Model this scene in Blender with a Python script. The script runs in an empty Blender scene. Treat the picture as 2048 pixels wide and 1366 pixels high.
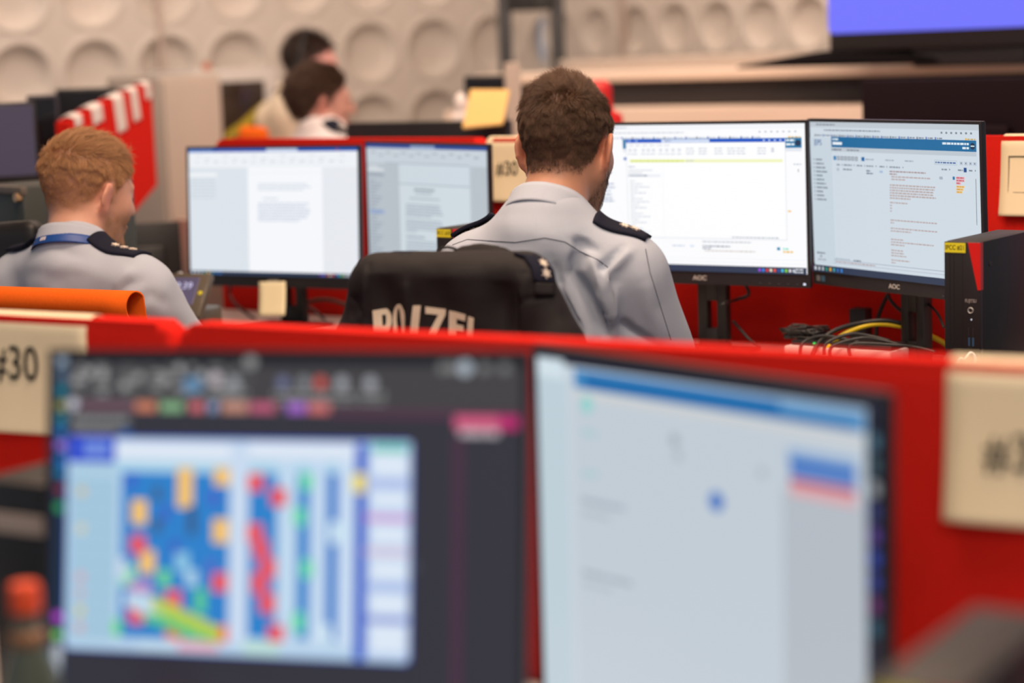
import bpy, bmesh, math, random
import numpy as np
from mathutils import Vector, Matrix, noise
from mathutils.bvhtree import BVHTree

random.seed(7)
rng = np.random.default_rng(7)
SC = bpy.context.scene
COL = SC.collection

# ------------------------------------------------------------------ camera
F_PX, CX, CY, CAM_H = 4100.0, 1024.0, 683.0, 1.48
TILT = math.radians(8.083)
ROLL = 0.036
_f = np.array([0, math.cos(TILT), -math.sin(TILT)])
_r = np.array([1.0, 0, 0])
_u = np.array([0, math.sin(TILT), math.cos(TILT)])
CR = _r * math.cos(ROLL) - _u * math.sin(ROLL)
CU = _u * math.cos(ROLL) + _r * math.sin(ROLL)
CF = _f
CAM = np.array([0, 0, CAM_H])
cam_data = bpy.data.cameras.new('camera')
cam = bpy.data.objects.new('camera', cam_data)
COL.objects.link(cam)
cam_data.sensor_width = 36.0
cam_data.lens = 36.0 * F_PX / 2048.0
cam_data.clip_start = 0.05
cam_data.clip_end = 60
cam.matrix_world = Matrix(((CR[0], CU[0], -CF[0], 0), (CR[1], CU[1], -CF[1], 0), (CR[2], CU[2], -CF[2], CAM_H), (0, 0, 0, 1)))
cam_data.dof.use_dof = True
cam_data.dof.focus_distance = 3.88
cam_data.dof.aperture_fstop = 1.7
SC.camera = cam

SC.view_settings.view_transform = 'Standard'
SC.view_settings.look = 'None'
SC.view_settings.gamma = 1.0
SC.view_settings.use_curve_mapping = False
SC.view_settings.exposure = 0.0


def ray(x, y):
    return CR * (x - CX) / F_PX - CU * (y - CY) / F_PX + CF


def P(x, y, d):
    "world point seen at photo pixel x, y at depth d along the view axis"
    return CAM + ray(x, y) * d


def PZ(x, y, z):
    v = ray(x, y)
    return CAM + v * (z - CAM_H) / v[2]


def PX(p):
    q = np.asarray(p, float) - CAM
    d = q @ CF
    return CX + F_PX * (q @ CR) / d, CY - F_PX * (q @ CU) / d, d


# ------------------------------------------------------------------ light
world = bpy.data.worlds.new('world')
SC.world = world
world.use_nodes = True
world.node_tree.nodes['Background'].inputs[0].default_value = (0.74, 0.80, 0.94, 1)
world.node_tree.nodes['Background'].inputs[1].default_value = 0.36


def area(name, loc, target, size, power, color):
    l = bpy.data.lights.new(name, 'AREA')
    l.shape = 'RECTANGLE'
    l.size, l.size_y = size
    l.energy = power
    l.color = color
    o = bpy.data.objects.new(name, l)
    COL.objects.link(o)
    o.location = loc
    d = Vector(target) - Vector(loc)
    o.rotation_euler = d.to_track_quat('-Z', 'Y').to_euler()
    return o


WARM = (1.0, 0.76, 0.59)
area('ceiling_lamp_front', (0.2, 2.0, 3.1), (0.2, 2.3, 0), (1.6, 0.5), 52, WARM)
area('ceiling_lamp_middle', (-0.2, 3.5, 3.1), (-0.1, 3.9, 0), (1.8, 0.5), 66, (1.0, 0.70, 0.50))
area('ceiling_lamp_rear', (0.3, 5.7, 3.1), (0.3, 7.0, 0.6), (3.0, 0.6), 62, WARM)
area('ceiling_lamp_wall', (-1.9, 7.5, 3.1), (-1.0, 9.4, 1.3), (3.5, 0.4), 54, (1.0, 0.84, 0.72))
area('ceiling_lamp_wall_right', (1.2, 7.4, 3.1), (1.0, 9.2, 1.3), (2.0, 0.4), 28, (1.0, 0.84, 0.72))
# the big violet video wall of the room, out of frame to the right
area('video_wall_light', (3.0, 6.6, 1.9), (-0.6, 4.8, 1.2), (1.6, 1.0), 75, (0.72, 0.42, 1.0))
area('fill_lamp_camera', (0.3, -0.3, 3.1), (0.2, 2.6, 0.9), (2.0, 0.6), 34, (1.0, 0.85, 0.74))  # unseen fill lamp, added behind the camera to brighten the foreground fronts


# ------------------------------------------------------------------ materials
def s2l(c):
    c = c / 255.0
    return c / 12.92 if c <= 0.04045 else ((c + 0.055) / 1.055) ** 2.4


def rgb(r, g, b):
    return (s2l(r), s2l(g), s2l(b), 1.0)


MATS = {}


def mat(name, color=(0.5, 0.5, 0.5, 1), rough=0.6, metal=0.0, spec=0.5, noise_scale=0, noise_amt=0.15, bump=0, bump_scale=200, sheen=0, sss=0, attr=None):
    if name in MATS:
        return MATS[name]
    m = bpy.data.materials.new(name)
    m.use_nodes = True
    nt = m.node_tree
    b = nt.nodes['Principled BSDF']
    b.inputs['Base Color'].default_value = color
    b.inputs['Roughness'].default_value = rough
    b.inputs['Metallic'].default_value = metal
    b.inputs['Specular IOR Level'].default_value = spec
    if sheen:
        b.inputs['Sheen Weight'].default_value = sheen
        b.inputs['Sheen Roughness'].default_value = 0.5
        b.inputs['Sheen Tint'].default_value = color
    if sss:
        b.inputs['Subsurface Weight'].default_value = sss
        b.inputs['Subsurface Radius'].default_value = (0.010, 0.004, 0.002)
        b.inputs['Subsurface Scale'].default_value = 1.0
    tc = nt.nodes.new('ShaderNodeTexCoord')
    src = None
    if attr:
        a = nt.nodes.new('ShaderNodeAttribute')
        a.attribute_name = attr
        src = a.outputs['Color']
        nt.links.new(src, b.inputs['Base Color'])
    if noise_scale:
        n = nt.nodes.new('ShaderNodeTexNoise')
        n.inputs['Scale'].default_value = noise_scale
        n.inputs['Detail'].default_value = 4
        nt.links.new(tc.outputs['Object'], n.inputs['Vector'])
        mr = nt.nodes.new('ShaderNodeMapRange')
        mr.inputs['To Min'].default_value = 1 - noise_amt
        mr.inputs['To Max'].default_value = 1 + noise_amt
        nt.links.new(n.outputs['Fac'], mr.inputs['Value'])
        mx = nt.nodes.new('ShaderNodeMix')
        mx.data_type = 'RGBA'
        mx.blend_type = 'MULTIPLY'
        mx.inputs['Factor'].default_value = 1
        if src:
            nt.links.new(src, mx.inputs['A'])
        else:
            mx.inputs['A'].default_value = color
        nt.links.new(mr.outputs['Result'], mx.inputs['B'])
        nt.links.new(mx.outputs['Result'], b.inputs['Base Color'])
    if bump:
        n2 = nt.nodes.new('ShaderNodeTexNoise')
        n2.inputs['Scale'].default_value = bump_scale
        n2.inputs['Detail'].default_value = 3
        nt.links.new(tc.outputs['Object'], n2.inputs['Vector'])
        bp = nt.nodes.new('ShaderNodeBump')
        bp.inputs['Strength'].default_value = bump
        bp.inputs['Distance'].default_value = 0.002
        nt.links.new(n2.outputs['Fac'], bp.inputs['Height'])
        nt.links.new(bp.outputs['Normal'], b.inputs['Normal'])
    MATS[name] = m
    return m


def emit(name, color, strength):
    if name in MATS:
        return MATS[name]
    m = bpy.data.materials.new(name)
    m.use_nodes = True
    nt = m.node_tree
    b = nt.nodes['Principled BSDF']
    b.inputs['Base Color'].default_value = (0.01, 0.01, 0.012, 1)
    b.inputs['Roughness'].default_value = 0.35
    b.inputs['Emission Strength'].default_value = strength
    if color is None:
        a = nt.nodes.new('ShaderNodeAttribute')
        a.attribute_name = 'pixel_color'
        nt.links.new(a.outputs['Color'], b.inputs['Emission Color'])
    else:
        b.inputs['Emission Color'].default_value = color
    MATS[name] = m
    return m


M_RED = mat('red_felt', (0.62, 0.018, 0.012, 1), 0.95, spec=0.05, noise_scale=180, noise_amt=0.12, bump=0.15, bump_scale=600, sheen=0.25)
M_BLACK = mat('black_plastic', (0.012, 0.012, 0.013, 1), 0.45, bump=0.1, bump_scale=900, noise_scale=30, noise_amt=0.1)
M_BEZEL = mat('bezel_plastic', (0.014, 0.013, 0.016, 1), 0.38, noise_scale=30, noise_amt=0.1)
M_GREYMETAL = mat('grey_metal', (0.10, 0.10, 0.115, 1), 0.32, metal=0.7, noise_scale=40, noise_amt=0.1)
M_DARK = mat('dark_case_metal', (0.009, 0.009, 0.010, 1), 0.55, noise_scale=40, noise_amt=0.1)
M_SILVER = mat('silver_print', (0.55, 0.54, 0.52, 1), 0.35, metal=0.4, noise_scale=50, noise_amt=0.05)
M_PAPER = mat('cream_paper', (0.88, 0.76, 0.52, 1), 0.85, spec=0.1, noise_scale=14, noise_amt=0.04)
M_WPAPER = mat('white_paper', (0.78, 0.70, 0.66, 1), 0.85, spec=0.1, noise_scale=14, noise_amt=0.05)
M_INK = mat('black_ink', (0.015, 0.015, 0.015, 1), 0.8, spec=0.1, noise_scale=40, noise_amt=0.1)
M_YELLOW = mat('yellow_label', (0.72, 0.66, 0.02, 1), 0.5, noise_scale=40, noise_amt=0.05)
M_YCABLE = mat('yellow_cable', (0.78, 0.56, 0.01, 1), 0.4, noise_scale=40, noise_amt=0.08)
M_CABLE = mat('black_cable', (0.010, 0.010, 0.010, 1), 0.42, noise_scale=40, noise_amt=0.1)
M_ORANGE = mat('orange_felt', (0.72, 0.12, 0.01, 1), 0.9, spec=0.1, noise_scale=160, noise_amt=0.1, sheen=0.2)
M_REDPL = mat('red_plastic', (0.62, 0.015, 0.012, 1), 0.35, noise_scale=30, noise_amt=0.05)
M_WHITEPL = mat('white_plastic', (0.72, 0.70, 0.68, 1), 0.4, noise_scale=30, noise_amt=0.05)
M_WALL = mat('wall_plaster', (0.54, 0.475, 0.42, 1), 0.75, spec=0.3, noise_scale=3, noise_amt=0.06)
M_BEIGE = mat('beige_panel', (0.42, 0.345, 0.29, 1), 0.7, noise_scale=5, noise_amt=0.05)
M_CREAM = mat('cream_laminate', (0.66, 0.52, 0.42, 1), 0.5, noise_scale=5, noise_amt=0.05)
M_FLOOR = mat('carpet', (0.07, 0.065, 0.07, 1), 0.95, noise_scale=200, noise_amt=0.3, bump=0.3, bump_scale=500)
M_DESK = mat('desk_laminate', (0.50, 0.46, 0.43, 1), 0.5, noise_scale=8, noise_amt=0.05)
M_CEIL = mat('ceiling_panel', (0.60, 0.57, 0.54, 1), 0.9, noise_scale=8, noise_amt=0.05)
M_NAVY = mat('navy_cloth', (0.010, 0.012, 0.024, 1), 0.85, spec=0.15, noise_scale=300, noise_amt=0.2, bump=0.15, bump_scale=900)
M_JACKET = mat('black_softshell', (0.0125, 0.0115, 0.0125, 1), 0.75, spec=0.25, noise_scale=250, noise_amt=0.25, bump=0.12, bump_scale=1200)
M_SHIRT = mat('light_blue_shirt', (0.385, 0.435, 0.515, 1), 0.85, spec=0.1, noise_scale=420, noise_amt=0.07, bump=0.15, bump_scale=900, sheen=0.1)
M_TROUSER = mat('dark_trousers', (0.012, 0.014, 0.024, 1), 0.85, noise_scale=200, noise_amt=0.2)
M_STAR = mat('silver_star', (0.72, 0.66, 0.56, 1), 0.45, metal=0.25, noise_scale=60, noise_amt=0.1)
M_REFLECT = mat('reflective_print', (0.66, 0.60, 0.46, 1), 0.55, spec=0.3, noise_scale=300, noise_amt=0.06)
M_SKIN = mat('skin', (0.5, 0.3, 0.2, 1), 0.5, spec=0.35, noise_scale=120, noise_amt=0.06, bump=0.1, bump_scale=700, sss=0.12, attr='tone')
# ------------------------------------------------------------------ object helpers
def link_mesh(name, me, m, parent=None, smooth=False):
    o = bpy.data.objects.new(name, me)
    COL.objects.link(o)
    if m is not None:
        me.materials.append(m)
    if parent is not None:
        o.parent = parent
    if smooth:
        me.polygons.foreach_set('use_smooth', [True] * len(me.polygons))
    return o


def empty(name, loc=(0, 0, 0), rz=0.0):
    o = bpy.data.objects.new(name, None)
    o.empty_display_size = 0.05
    COL.objects.link(o)
    o.location = loc
    o.rotation_euler = (0, 0, rz)
    return o


def tag(o, label, cat, group=None, kind=None):
    if label:
        o['label'] = label
    if cat:
        o['category'] = cat
    if group:
        o['group'] = group
    if kind:
        o['kind'] = kind
    return o


class MB:
    "collects shapes in one bmesh"

    def __init__(s):
        s.bm = bmesh.new()

    def box(s, lo, hi, bevel=0.0, seg=2, M=None):
        lo, hi = Vector(lo), Vector(hi)
        r = bmesh.ops.create_cube(s.bm, size=1.0)
        vs = r['verts']
        d = hi - lo
        for v in vs:
            v.co = Vector((lo.x + (v.co.x + .5) * d.x, lo.y + (v.co.y + .5) * d.y, lo.z + (v.co.z + .5) * d.z))
        if bevel:
            es = list({e for v in vs for e in v.link_edges})
            rb = bmesh.ops.bevel(s.bm, geom=es, offset=bevel, segments=seg, profile=0.5, affect='EDGES')
            vs = list({v for f in rb['faces'] for v in f.verts} | {v for v in vs if v.is_valid})
        if M is not None:
            for v in vs:
                v.co = M @ v.co
        return s

    def prism(s, pts, depth, M=None, axis='y'):
        "closed outline pts [(a,b)] in the xz plane, extruded 0..depth along y"
        f = [s.bm.verts.new((p[0], 0, p[1])) for p in pts]
        b = [s.bm.verts.new((p[0], depth, p[1])) for p in pts]
        n = len(pts)
        s.bm.faces.new(f)
        s.bm.faces.new(list(reversed(b)))
        for i in range(n):
            j = (i + 1) % n
            s.bm.faces.new((f[j], f[i], b[i], b[j]))
        if M is not None:
            for v in f + b:
                v.co = M @ v.co
        return s

    def lathe(s, prof, n=24, M=None):
        rings = []
        new = []
        for r, z in prof:
            if r < 1e-6:
                v = s.bm.verts.new((0, 0, z))
                new.append(v)
                rings.append([v])
            else:
                ring = [s.bm.verts.new((r * math.cos(2 * math.pi * k / n), r * math.sin(2 * math.pi * k / n), z)) for k in range(n)]
                new += ring
                rings.append(ring)
        for a, b in zip(rings, rings[1:]):
            for k in range(n):
                k2 = (k + 1) % n
                if len(a) == 1 and len(b) == 1:
                    continue
                if len(a) == 1:
                    s.bm.faces.new((a[0], b[k2], b[k]))
                elif len(b) == 1:
                    s.bm.faces.new((a[k], a[k2], b[0]))
                else:
                    s.bm.faces.new((a[k], a[k2], b[k2], b[k]))
        for ring, rev in ((rings[0], True), (rings[-1], False)):
            if len(ring) > 1:
                s.bm.faces.new(list(reversed(ring)) if rev else ring)
        if M is not None:
            for v in new:
                v.co = M @ v.co
        return s

    def cyl(s, a, b, r, n=16, r2=None):
        a, b = Vector(a), Vector(b)
        d = b - a
        q = Vector((0, 0, 1)).rotation_difference(d.normalized()).to_matrix().to_4x4()
        return s.lathe([(r, 0), (r2 if r2 is not None else r, d.length)], n, Matrix.Translation(a) @ q)

    def tube(s, pts, r, n=8, closed=False, rr=None):
        pts = [Vector(p) for p in pts]
        N = len(pts)
        rings = []
        up = Vector((0, 0, 1))
        prev = None
        for i, p in enumerate(pts):
            if closed:
                t = (pts[(i + 1) % N] - pts[i - 1]).normalized()
            else:
                t = (pts[min(i + 1, N - 1)] - pts[max(i - 1, 0)]).normalized()
            if prev is None:
                a = t.cross(up)
                if a.length < 1e-3:
                    a = t.cross(Vector((1, 0, 0)))
                a.normalize()
            else:
                a = (prev - t * prev.dot(t)).normalized()
            prev = a
            b = t.cross(a)
            ri = rr[i] if rr else r
            rings.append([s.bm.verts.new(p + (a * math.cos(2 * math.pi * k / n) + b * math.sin(2 * math.pi * k / n)) * ri) for k in range(n)])
        rng_ = range(N if closed else N - 1)
        for i in rng_:
            A, B = rings[i], rings[(i + 1) % N]
            for k in range(n):
                s.bm.faces.new((A[k], A[(k + 1) % n], B[(k + 1) % n], B[k]))
        if not closed:
            s.bm.faces.new(list(reversed(rings[0])))
            s.bm.faces.new(rings[-1])
        return s

    def grid(s, fn, nu, nv, thick=0.0, cu=False):
        "surface fn(u,v)->point, u,v in 0..1, optional thickness along the normal"
        V = [[Vector(fn(i / nu, j / nv)) for j in range(nv + 1)] for i in range(nu + 1)]
        N = [[None] * (nv + 1) for _ in range(nu + 1)]
        for i in range(nu + 1):
            for j in range(nv + 1):
                a = V[min(i + 1, nu)][j] - V[max(i - 1, 0)][j]
                b = V[i][min(j + 1, nv)] - V[i][max(j - 1, 0)]
                n = a.cross(b)
                N[i][j] = n.normalized() if n.length > 1e-12 else Vector((0, 0, 1))
        A = [[s.bm.verts.new(V[i][j]) for j in range(nv + 1)] for i in range(nu + 1)]
        for i in range(nu):
            for j in range(nv):
                s.bm.faces.new((A[i][j], A[i + 1][j], A[i + 1][j + 1], A[i][j + 1]))
        if thick:
            B = [[s.bm.verts.new(V[i][j] - N[i][j] * thick) for j in range(nv + 1)] for i in range(nu + 1)]
            for i in range(nu):
                for j in range(nv):
                    s.bm.faces.new((B[i][j], B[i][j + 1], B[i + 1][j + 1], B[i + 1][j]))
            for i in range(nu):
                s.bm.faces.new((A[i][0], B[i][0], B[i + 1][0], A[i + 1][0]))
                s.bm.faces.new((A[i + 1][nv], B[i + 1][nv], B[i][nv], A[i][nv]))
            for j in range(nv):
                s.bm.faces.new((A[0][j + 1], B[0][j + 1], B[0][j], A[0][j]))
                s.bm.faces.new((A[nu][j], B[nu][j], B[nu][j + 1], A[nu][j + 1]))
        return s

    def build(s, name, m, parent=None, smooth=False, angle=None):
        me = bpy.data.meshes.new(name)
        bmesh.ops.recalc_face_normals(s.bm, faces=s.bm.faces[:])
        if angle is not None:
            smooth = True
            for e in s.bm.edges:
                if len(e.link_faces) == 2 and e.calc_face_angle(0) > angle:
                    e.smooth = False
        s.bm.to_mesh(me)
        s.bm.free()
        return link_mesh(name, me, m, parent, smooth)


def text_mesh(body, size, depth=0.0004, offset=0.0, sx=1.0, align='CENTER'):
    "lettering as a thin solid in the xz plane facing -y; returns (verts, faces)"
    cu = bpy.data.curves.new('lettering', 'FONT')
    cu.body = body
    cu.size = size
    cu.extrude = depth / 2
    cu.offset = offset
    cu.align_x = align
    cu.align_y = 'CENTER'
    ob = bpy.data.objects.new('lettering', cu)
    COL.objects.link(ob)
    dg = bpy.context.evaluated_depsgraph_get()
    me = ob.evaluated_get(dg).to_mesh()
    vs = [(v.co.x * sx, -v.co.z, v.co.y) for v in me.vertices]
    fs = [tuple(p.vertices) for p in me.polygons]
    ob.evaluated_get(dg).to_mesh_clear()
    bpy.data.objects.remove(ob)
    bpy.data.curves.remove(cu)
    return vs, fs


def lettering(name, body, size, M, m, parent, depth=0.0004, offset=0.0, sx=1.0, align='CENTER', warp=None):
    vs, fs = text_mesh(body, size, depth, offset, sx, align)
    me = bpy.data.meshes.new(name)
    co = [M @ Vector(v) for v in vs]
    if warp:
        co = [Vector(warp(c)) for c in co]
    me.from_pydata(co, [], fs)
    return link_mesh(name, me, m, parent)


def star_pts(R, r, n=6, rot=0.0):
    return [((R if k % 2 == 0 else r) * math.sin(rot + math.pi * k / n), (R if k % 2 == 0 else r) * math.cos(rot + math.pi * k / n)) for k in range(2 * n)]


# ------------------------------------------------------------------ signed-distance modelling
def smin(a, b, k):
    h = np.maximum(k - np.abs(a - b), 0.0) / k
    return np.minimum(a, b) - h * h * k * 0.25


class Cone:
    "tapered capsule"

    def __init__(s, a, b, ra, rb, k=0.02, sub=False):
        s.a, s.b, s.ra, s.rb, s.k, s.sub = np.array(a, float), np.array(b, float), ra, rb, k, sub
        m = max(ra, rb)
        s.lo, s.hi = np.minimum(s.a, s.b) - m, np.maximum(s.a, s.b) + m

    def d(s, X, Y, Z):
        ba = s.b - s.a
        l2 = ba @ ba + 1e-12
        t = np.clip(((X - s.a[0]) * ba[0] + (Y - s.a[1]) * ba[1] + (Z - s.a[2]) * ba[2]) / l2, 0, 1)
        q = (X - s.a[0] - t * ba[0]) ** 2 + (Y - s.a[1] - t * ba[1]) ** 2 + (Z - s.a[2] - t * ba[2]) ** 2
        return np.sqrt(q) - (s.ra + (s.rb - s.ra) * t)

    def xf(s, R, T):
        return Cone(R @ s.a + T, R @ s.b + T, s.ra, s.rb, s.k, s.sub)


class Ell:
    def __init__(s, c, r, R=None, k=0.02, sub=False):
        s.c, s.r, s.k, s.sub = np.array(c, float), np.array(r, float), k, sub
        s.R = np.eye(3) if R is None else R
        e = np.sqrt(((s.R * s.r[None, :]) ** 2).sum(1))
        s.lo, s.hi = s.c - e, s.c + e

    def d(s, X, Y, Z):
        x, y, z = X - s.c[0], Y - s.c[1], Z - s.c[2]
        R = s.R
        u = (R[0, 0] * x + R[1, 0] * y + R[2, 0] * z)
        v = (R[0, 1] * x + R[1, 1] * y + R[2, 1] * z)
        w = (R[0, 2] * x + R[1, 2] * y + R[2, 2] * z)
        k0 = np.sqrt((u / s.r[0]) ** 2 + (v / s.r[1]) ** 2 + (w / s.r[2]) ** 2)
        k1 = np.sqrt((u / s.r[0] ** 2) ** 2 + (v / s.r[1] ** 2) ** 2 + (w / s.r[2] ** 2) ** 2) + 1e-9
        return k0 * (k0 - 1.0) / k1

    def xf(s, R, T):
        return Ell(R @ s.c + T, s.r, R @ s.R, s.k, s.sub)


class RBox:
    def __init__(s, c, hsize, rad, R=None, k=0.02, sub=False, taper=0.0):
        s.c, s.h, s.rad, s.k, s.sub, s.taper = np.array(c, float), np.array(hsize, float), rad, k, sub, taper
        s.R = np.eye(3) if R is None else R
        e = np.abs(s.R) @ (s.h * (1 + abs(taper)))
        s.lo, s.hi = s.c - e, s.c + e

    def d(s, X, Y, Z):
        x, y, z = X - s.c[0], Y - s.c[1], Z - s.c[2]
        R = s.R
        u = (R[0, 0] * x + R[1, 0] * y + R[2, 0] * z)
        v = (R[0, 1] * x + R[1, 1] * y + R[2, 1] * z)
        w = (R[0, 2] * x + R[1, 2] * y + R[2, 2] * z)
        hx = s.h[0] * (1 - s.taper * w / s.h[2])
        qx, qy, qz = np.abs(u) - hx + s.rad, np.abs(v) - s.h[1] + s.rad, np.abs(w) - s.h[2] + s.rad
        return np.sqrt(np.maximum(qx, 0) ** 2 + np.maximum(qy, 0) ** 2 + np.maximum(qz, 0) ** 2) + np.minimum(np.maximum(np.maximum(qx, qy), qz), 0) - s.rad

    def xf(s, R, T):
        return RBox(R @ s.c + T, s.h, s.rad, R @ s.R, s.k, s.sub, s.taper)


def sdf_surface(prims, h, inflate=0.0):
    lo = np.min([p.lo for p in prims if not p.sub], 0) - inflate - 3 * h
    hi = np.max([p.hi for p in prims if not p.sub], 0) + inflate + 3 * h
    n = np.ceil((hi - lo) / h).astype(int) + 1
    D = np.full(n, 0.08, np.float32)
    ax = [lo[i] + h * np.arange(n[i]) for i in range(3)]
    for p in prims:
        mg = max(p.k, 0.01) + inflate + 2 * h
        i0 = np.maximum(np.floor((p.lo - mg - lo) / h).astype(int), 0)
        i1 = np.minimum(np.ceil((p.hi + mg - lo) / h).astype(int) + 1, n)
        if np.any(i1 <= i0):
            continue
        sl = tuple(slice(a, b) for a, b in zip(i0, i1))
        X = ax[0][sl[0]][:, None, None]
        Y = ax[1][sl[1]][None, :, None]
        Z = ax[2][sl[2]][None, None, :]
        d = p.d(X, Y, Z) - (0 if p.sub else inflate)
        if p.sub:
            D[sl] = -smin(-D[sl], d, p.k)
        else:
            D[sl] = smin(D[sl], d, p.k)
    S = D < 0
    cnt = np.zeros(n - 1, np.int8)
    offs = [(i, j, k) for i in (0, 1) for j in (0, 1) for k in (0, 1)]
    for o in offs:
        cnt += S[o[0]:n[0] - 1 + o[0], o[1]:n[1] - 1 + o[1], o[2]:n[2] - 1 + o[2]]
    act = np.argwhere((cnt > 0) & (cnt < 8))
    vals = np.stack([D[act[:, 0] + o[0], act[:, 1] + o[1], act[:, 2] + o[2]] for o in offs], 1)
    acc = np.zeros((len(act), 3))
    num = np.zeros(len(act))
    for a in range(8):
        for b in range(a + 1, 8):
            da = np.array(offs[b]) - np.array(offs[a])
            if np.abs(da).sum() != 1:
                continue
            va, vb = vals[:, a], vals[:, b]
            m = (va < 0) != (vb < 0)
            t = np.where(m, va / np.where(m, va - vb, 1), 0)
            acc += np.where(m[:, None], np.array(offs[a])[None] + t[:, None] * da[None], 0)
            num += m
    V = lo + h * (act + acc / num[:, None])
    idx = np.full(n - 1, -1, np.int32)
    idx[act[:, 0], act[:, 1], act[:, 2]] = np.arange(len(act))
    quads = []
    for axis in range(3):
        o = [0, 0, 0]
        o[axis] = 1
        a = S[:n[0] - o[0], :n[1] - o[1], :n[2] - o[2]]
        b = S[o[0]:, o[1]:, o[2]:]
        e = np.argwhere(a != b)
        u, v = (axis + 1) % 3, (axis + 2) % 3
        e = e[(e[:, u] > 0) & (e[:, v] > 0)]
        inside = S[e[:, 0], e[:, 1], e[:, 2]]
        c = [e.copy() for _ in range(4)]
        c[1][:, u] -= 1
        c[2][:, u] -= 1
        c[2][:, v] -= 1
        c[3][:, v] -= 1
        q = np.stack([idx[k[:, 0], k[:, 1], k[:, 2]] for k in c], 1)
        q[~inside] = q[~inside][:, ::-1]
        quads.append(q)
    Q = np.concatenate(quads)
    Q = Q[(Q >= 0).all(1)]
    return V, Q


def np_mesh(name, V, Q):
    me = bpy.data.meshes.new(name)
    me.vertices.add(len(V))
    me.vertices.foreach_set('co', np.asarray(V, np.float32).ravel())
    k = Q.shape[1]
    me.loops.add(Q.size)
    me.loops.foreach_set('vertex_index', Q.astype(np.int32).ravel())
    me.polygons.add(len(Q))
    me.polygons.foreach_set('loop_start', (np.arange(len(Q)) * k).astype(np.int32))
    me.polygons.foreach_set('use_smooth', np.ones(len(Q), bool))
    me.update(calc_edges=True)
    me.validate()
    return me


def normals(V, Q):
    a, b, c, d = (V[Q[:, i]] for i in range(4))
    fn = np.cross(c - a, d - b)
    N = np.zeros_like(V)
    for i in range(4):
        np.add.at(N, Q[:, i], fn)
    return N / (np.linalg.norm(N, axis=1)[:, None] + 1e-12)


def relax(V, Q, it=2, f=0.5):
    "light smoothing of the lattice facets"
    n = len(V)
    E = np.concatenate([np.stack([Q[:, i], Q[:, (i + 1) % 4]], 1) for i in range(4)])
    for k in range(it):
        for s in (f, -f * 1.02):
            A = np.zeros_like(V)
            C = np.zeros(n)
            np.add.at(A, E[:, 0], V[E[:, 1]])
            np.add.at(C, E[:, 0], 1)
            V = V + s * (A / np.maximum(C, 1)[:, None] - V)
    return V


def rot(yaw=0, pitch=0, roll=0):
    "clockwise yaw seen from above (to +x), pitch: nod down, roll: tilt to the right; degrees"
    y, p, r = (math.radians(a) for a in (yaw, pitch, roll))
    Rz = np.array([[math.cos(y), math.sin(y), 0], [-math.sin(y), math.cos(y), 0], [0, 0, 1]])
    Rx = np.array([[1, 0, 0], [0, math.cos(p), math.sin(p)], [0, -math.sin(p), math.cos(p)]])
    Ry = np.array([[math.cos(r), 0, math.sin(r)], [0, 1, 0], [-math.sin(r), 0, math.cos(r)]])
    return Rz @ Rx @ Ry


def bvh_of(V, Q):
    return BVHTree.FromPolygons([Vector(v) for v in V], [tuple(q) for q in Q])


def hit(bvh, x, y):
    r = ray(x, y)
    loc, nor, i, d = bvh.ray_cast(Vector(CAM), Vector(r).normalized())
    return (np.array(loc), np.array(nor)) if loc is not None else (None, None)


def poly_dist(V, line):
    "distance of points to a polyline, and parameter 0..1 along it"
    best = np.full(len(V), 1e9)
    par = np.zeros(len(V))
    n = len(line) - 1
    for i in range(n):
        a, b = line[i], line[i + 1]
        ba = b - a
        t = np.clip((V - a) @ ba / (ba @ ba + 1e-12), 0, 1)
        d = np.linalg.norm(V - a - t[:, None] * ba, axis=1)
        m = d < best
        best[m] = d[m]
        par[m] = (i + t[m]) / n
    return best, par


def fold(V, N, line, amp, width, skew=0.0):
    "raise (amp>0) or crease (amp<0) the cloth along a line, fading at its ends"
    d, t = poly_dist(V, line)
    f = np.sin(np.pi * np.clip(t, 0.02, 0.98)) ** 0.6
    return V + N * (amp * f * np.exp(-(d / width) ** 2))[:, None]


def nz(V, scale, seed=0.0):
    return np.array([noise.noise(Vector((v[0] * scale + seed, v[1] * scale, v[2] * scale))) for v in V])


def patch(bvh, px_grid, off, thick, name, m, parent, nu=12, nv=6, toward=None):
    "slab lying on a surface; px_grid: 4 photo corners (tl, tr, br, bl)"
    tl, tr, br, bl = (np.array(p, float) for p in px_grid)
    last = [None]

    def fn(u, v):
        p = (tl * (1 - u) + tr * u) * (1 - v) + (bl * (1 - u) + br * u) * v
        loc, nor = hit(bvh, p[0], p[1])
        if loc is None:
            return last[0] if last[0] is not None else P(p[0], p[1], 3.5)
        last[0] = loc + nor * off
        return last[0]
    return MB().grid(fn, nu, nv, thick).build(name, m, parent, smooth=True)
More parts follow.
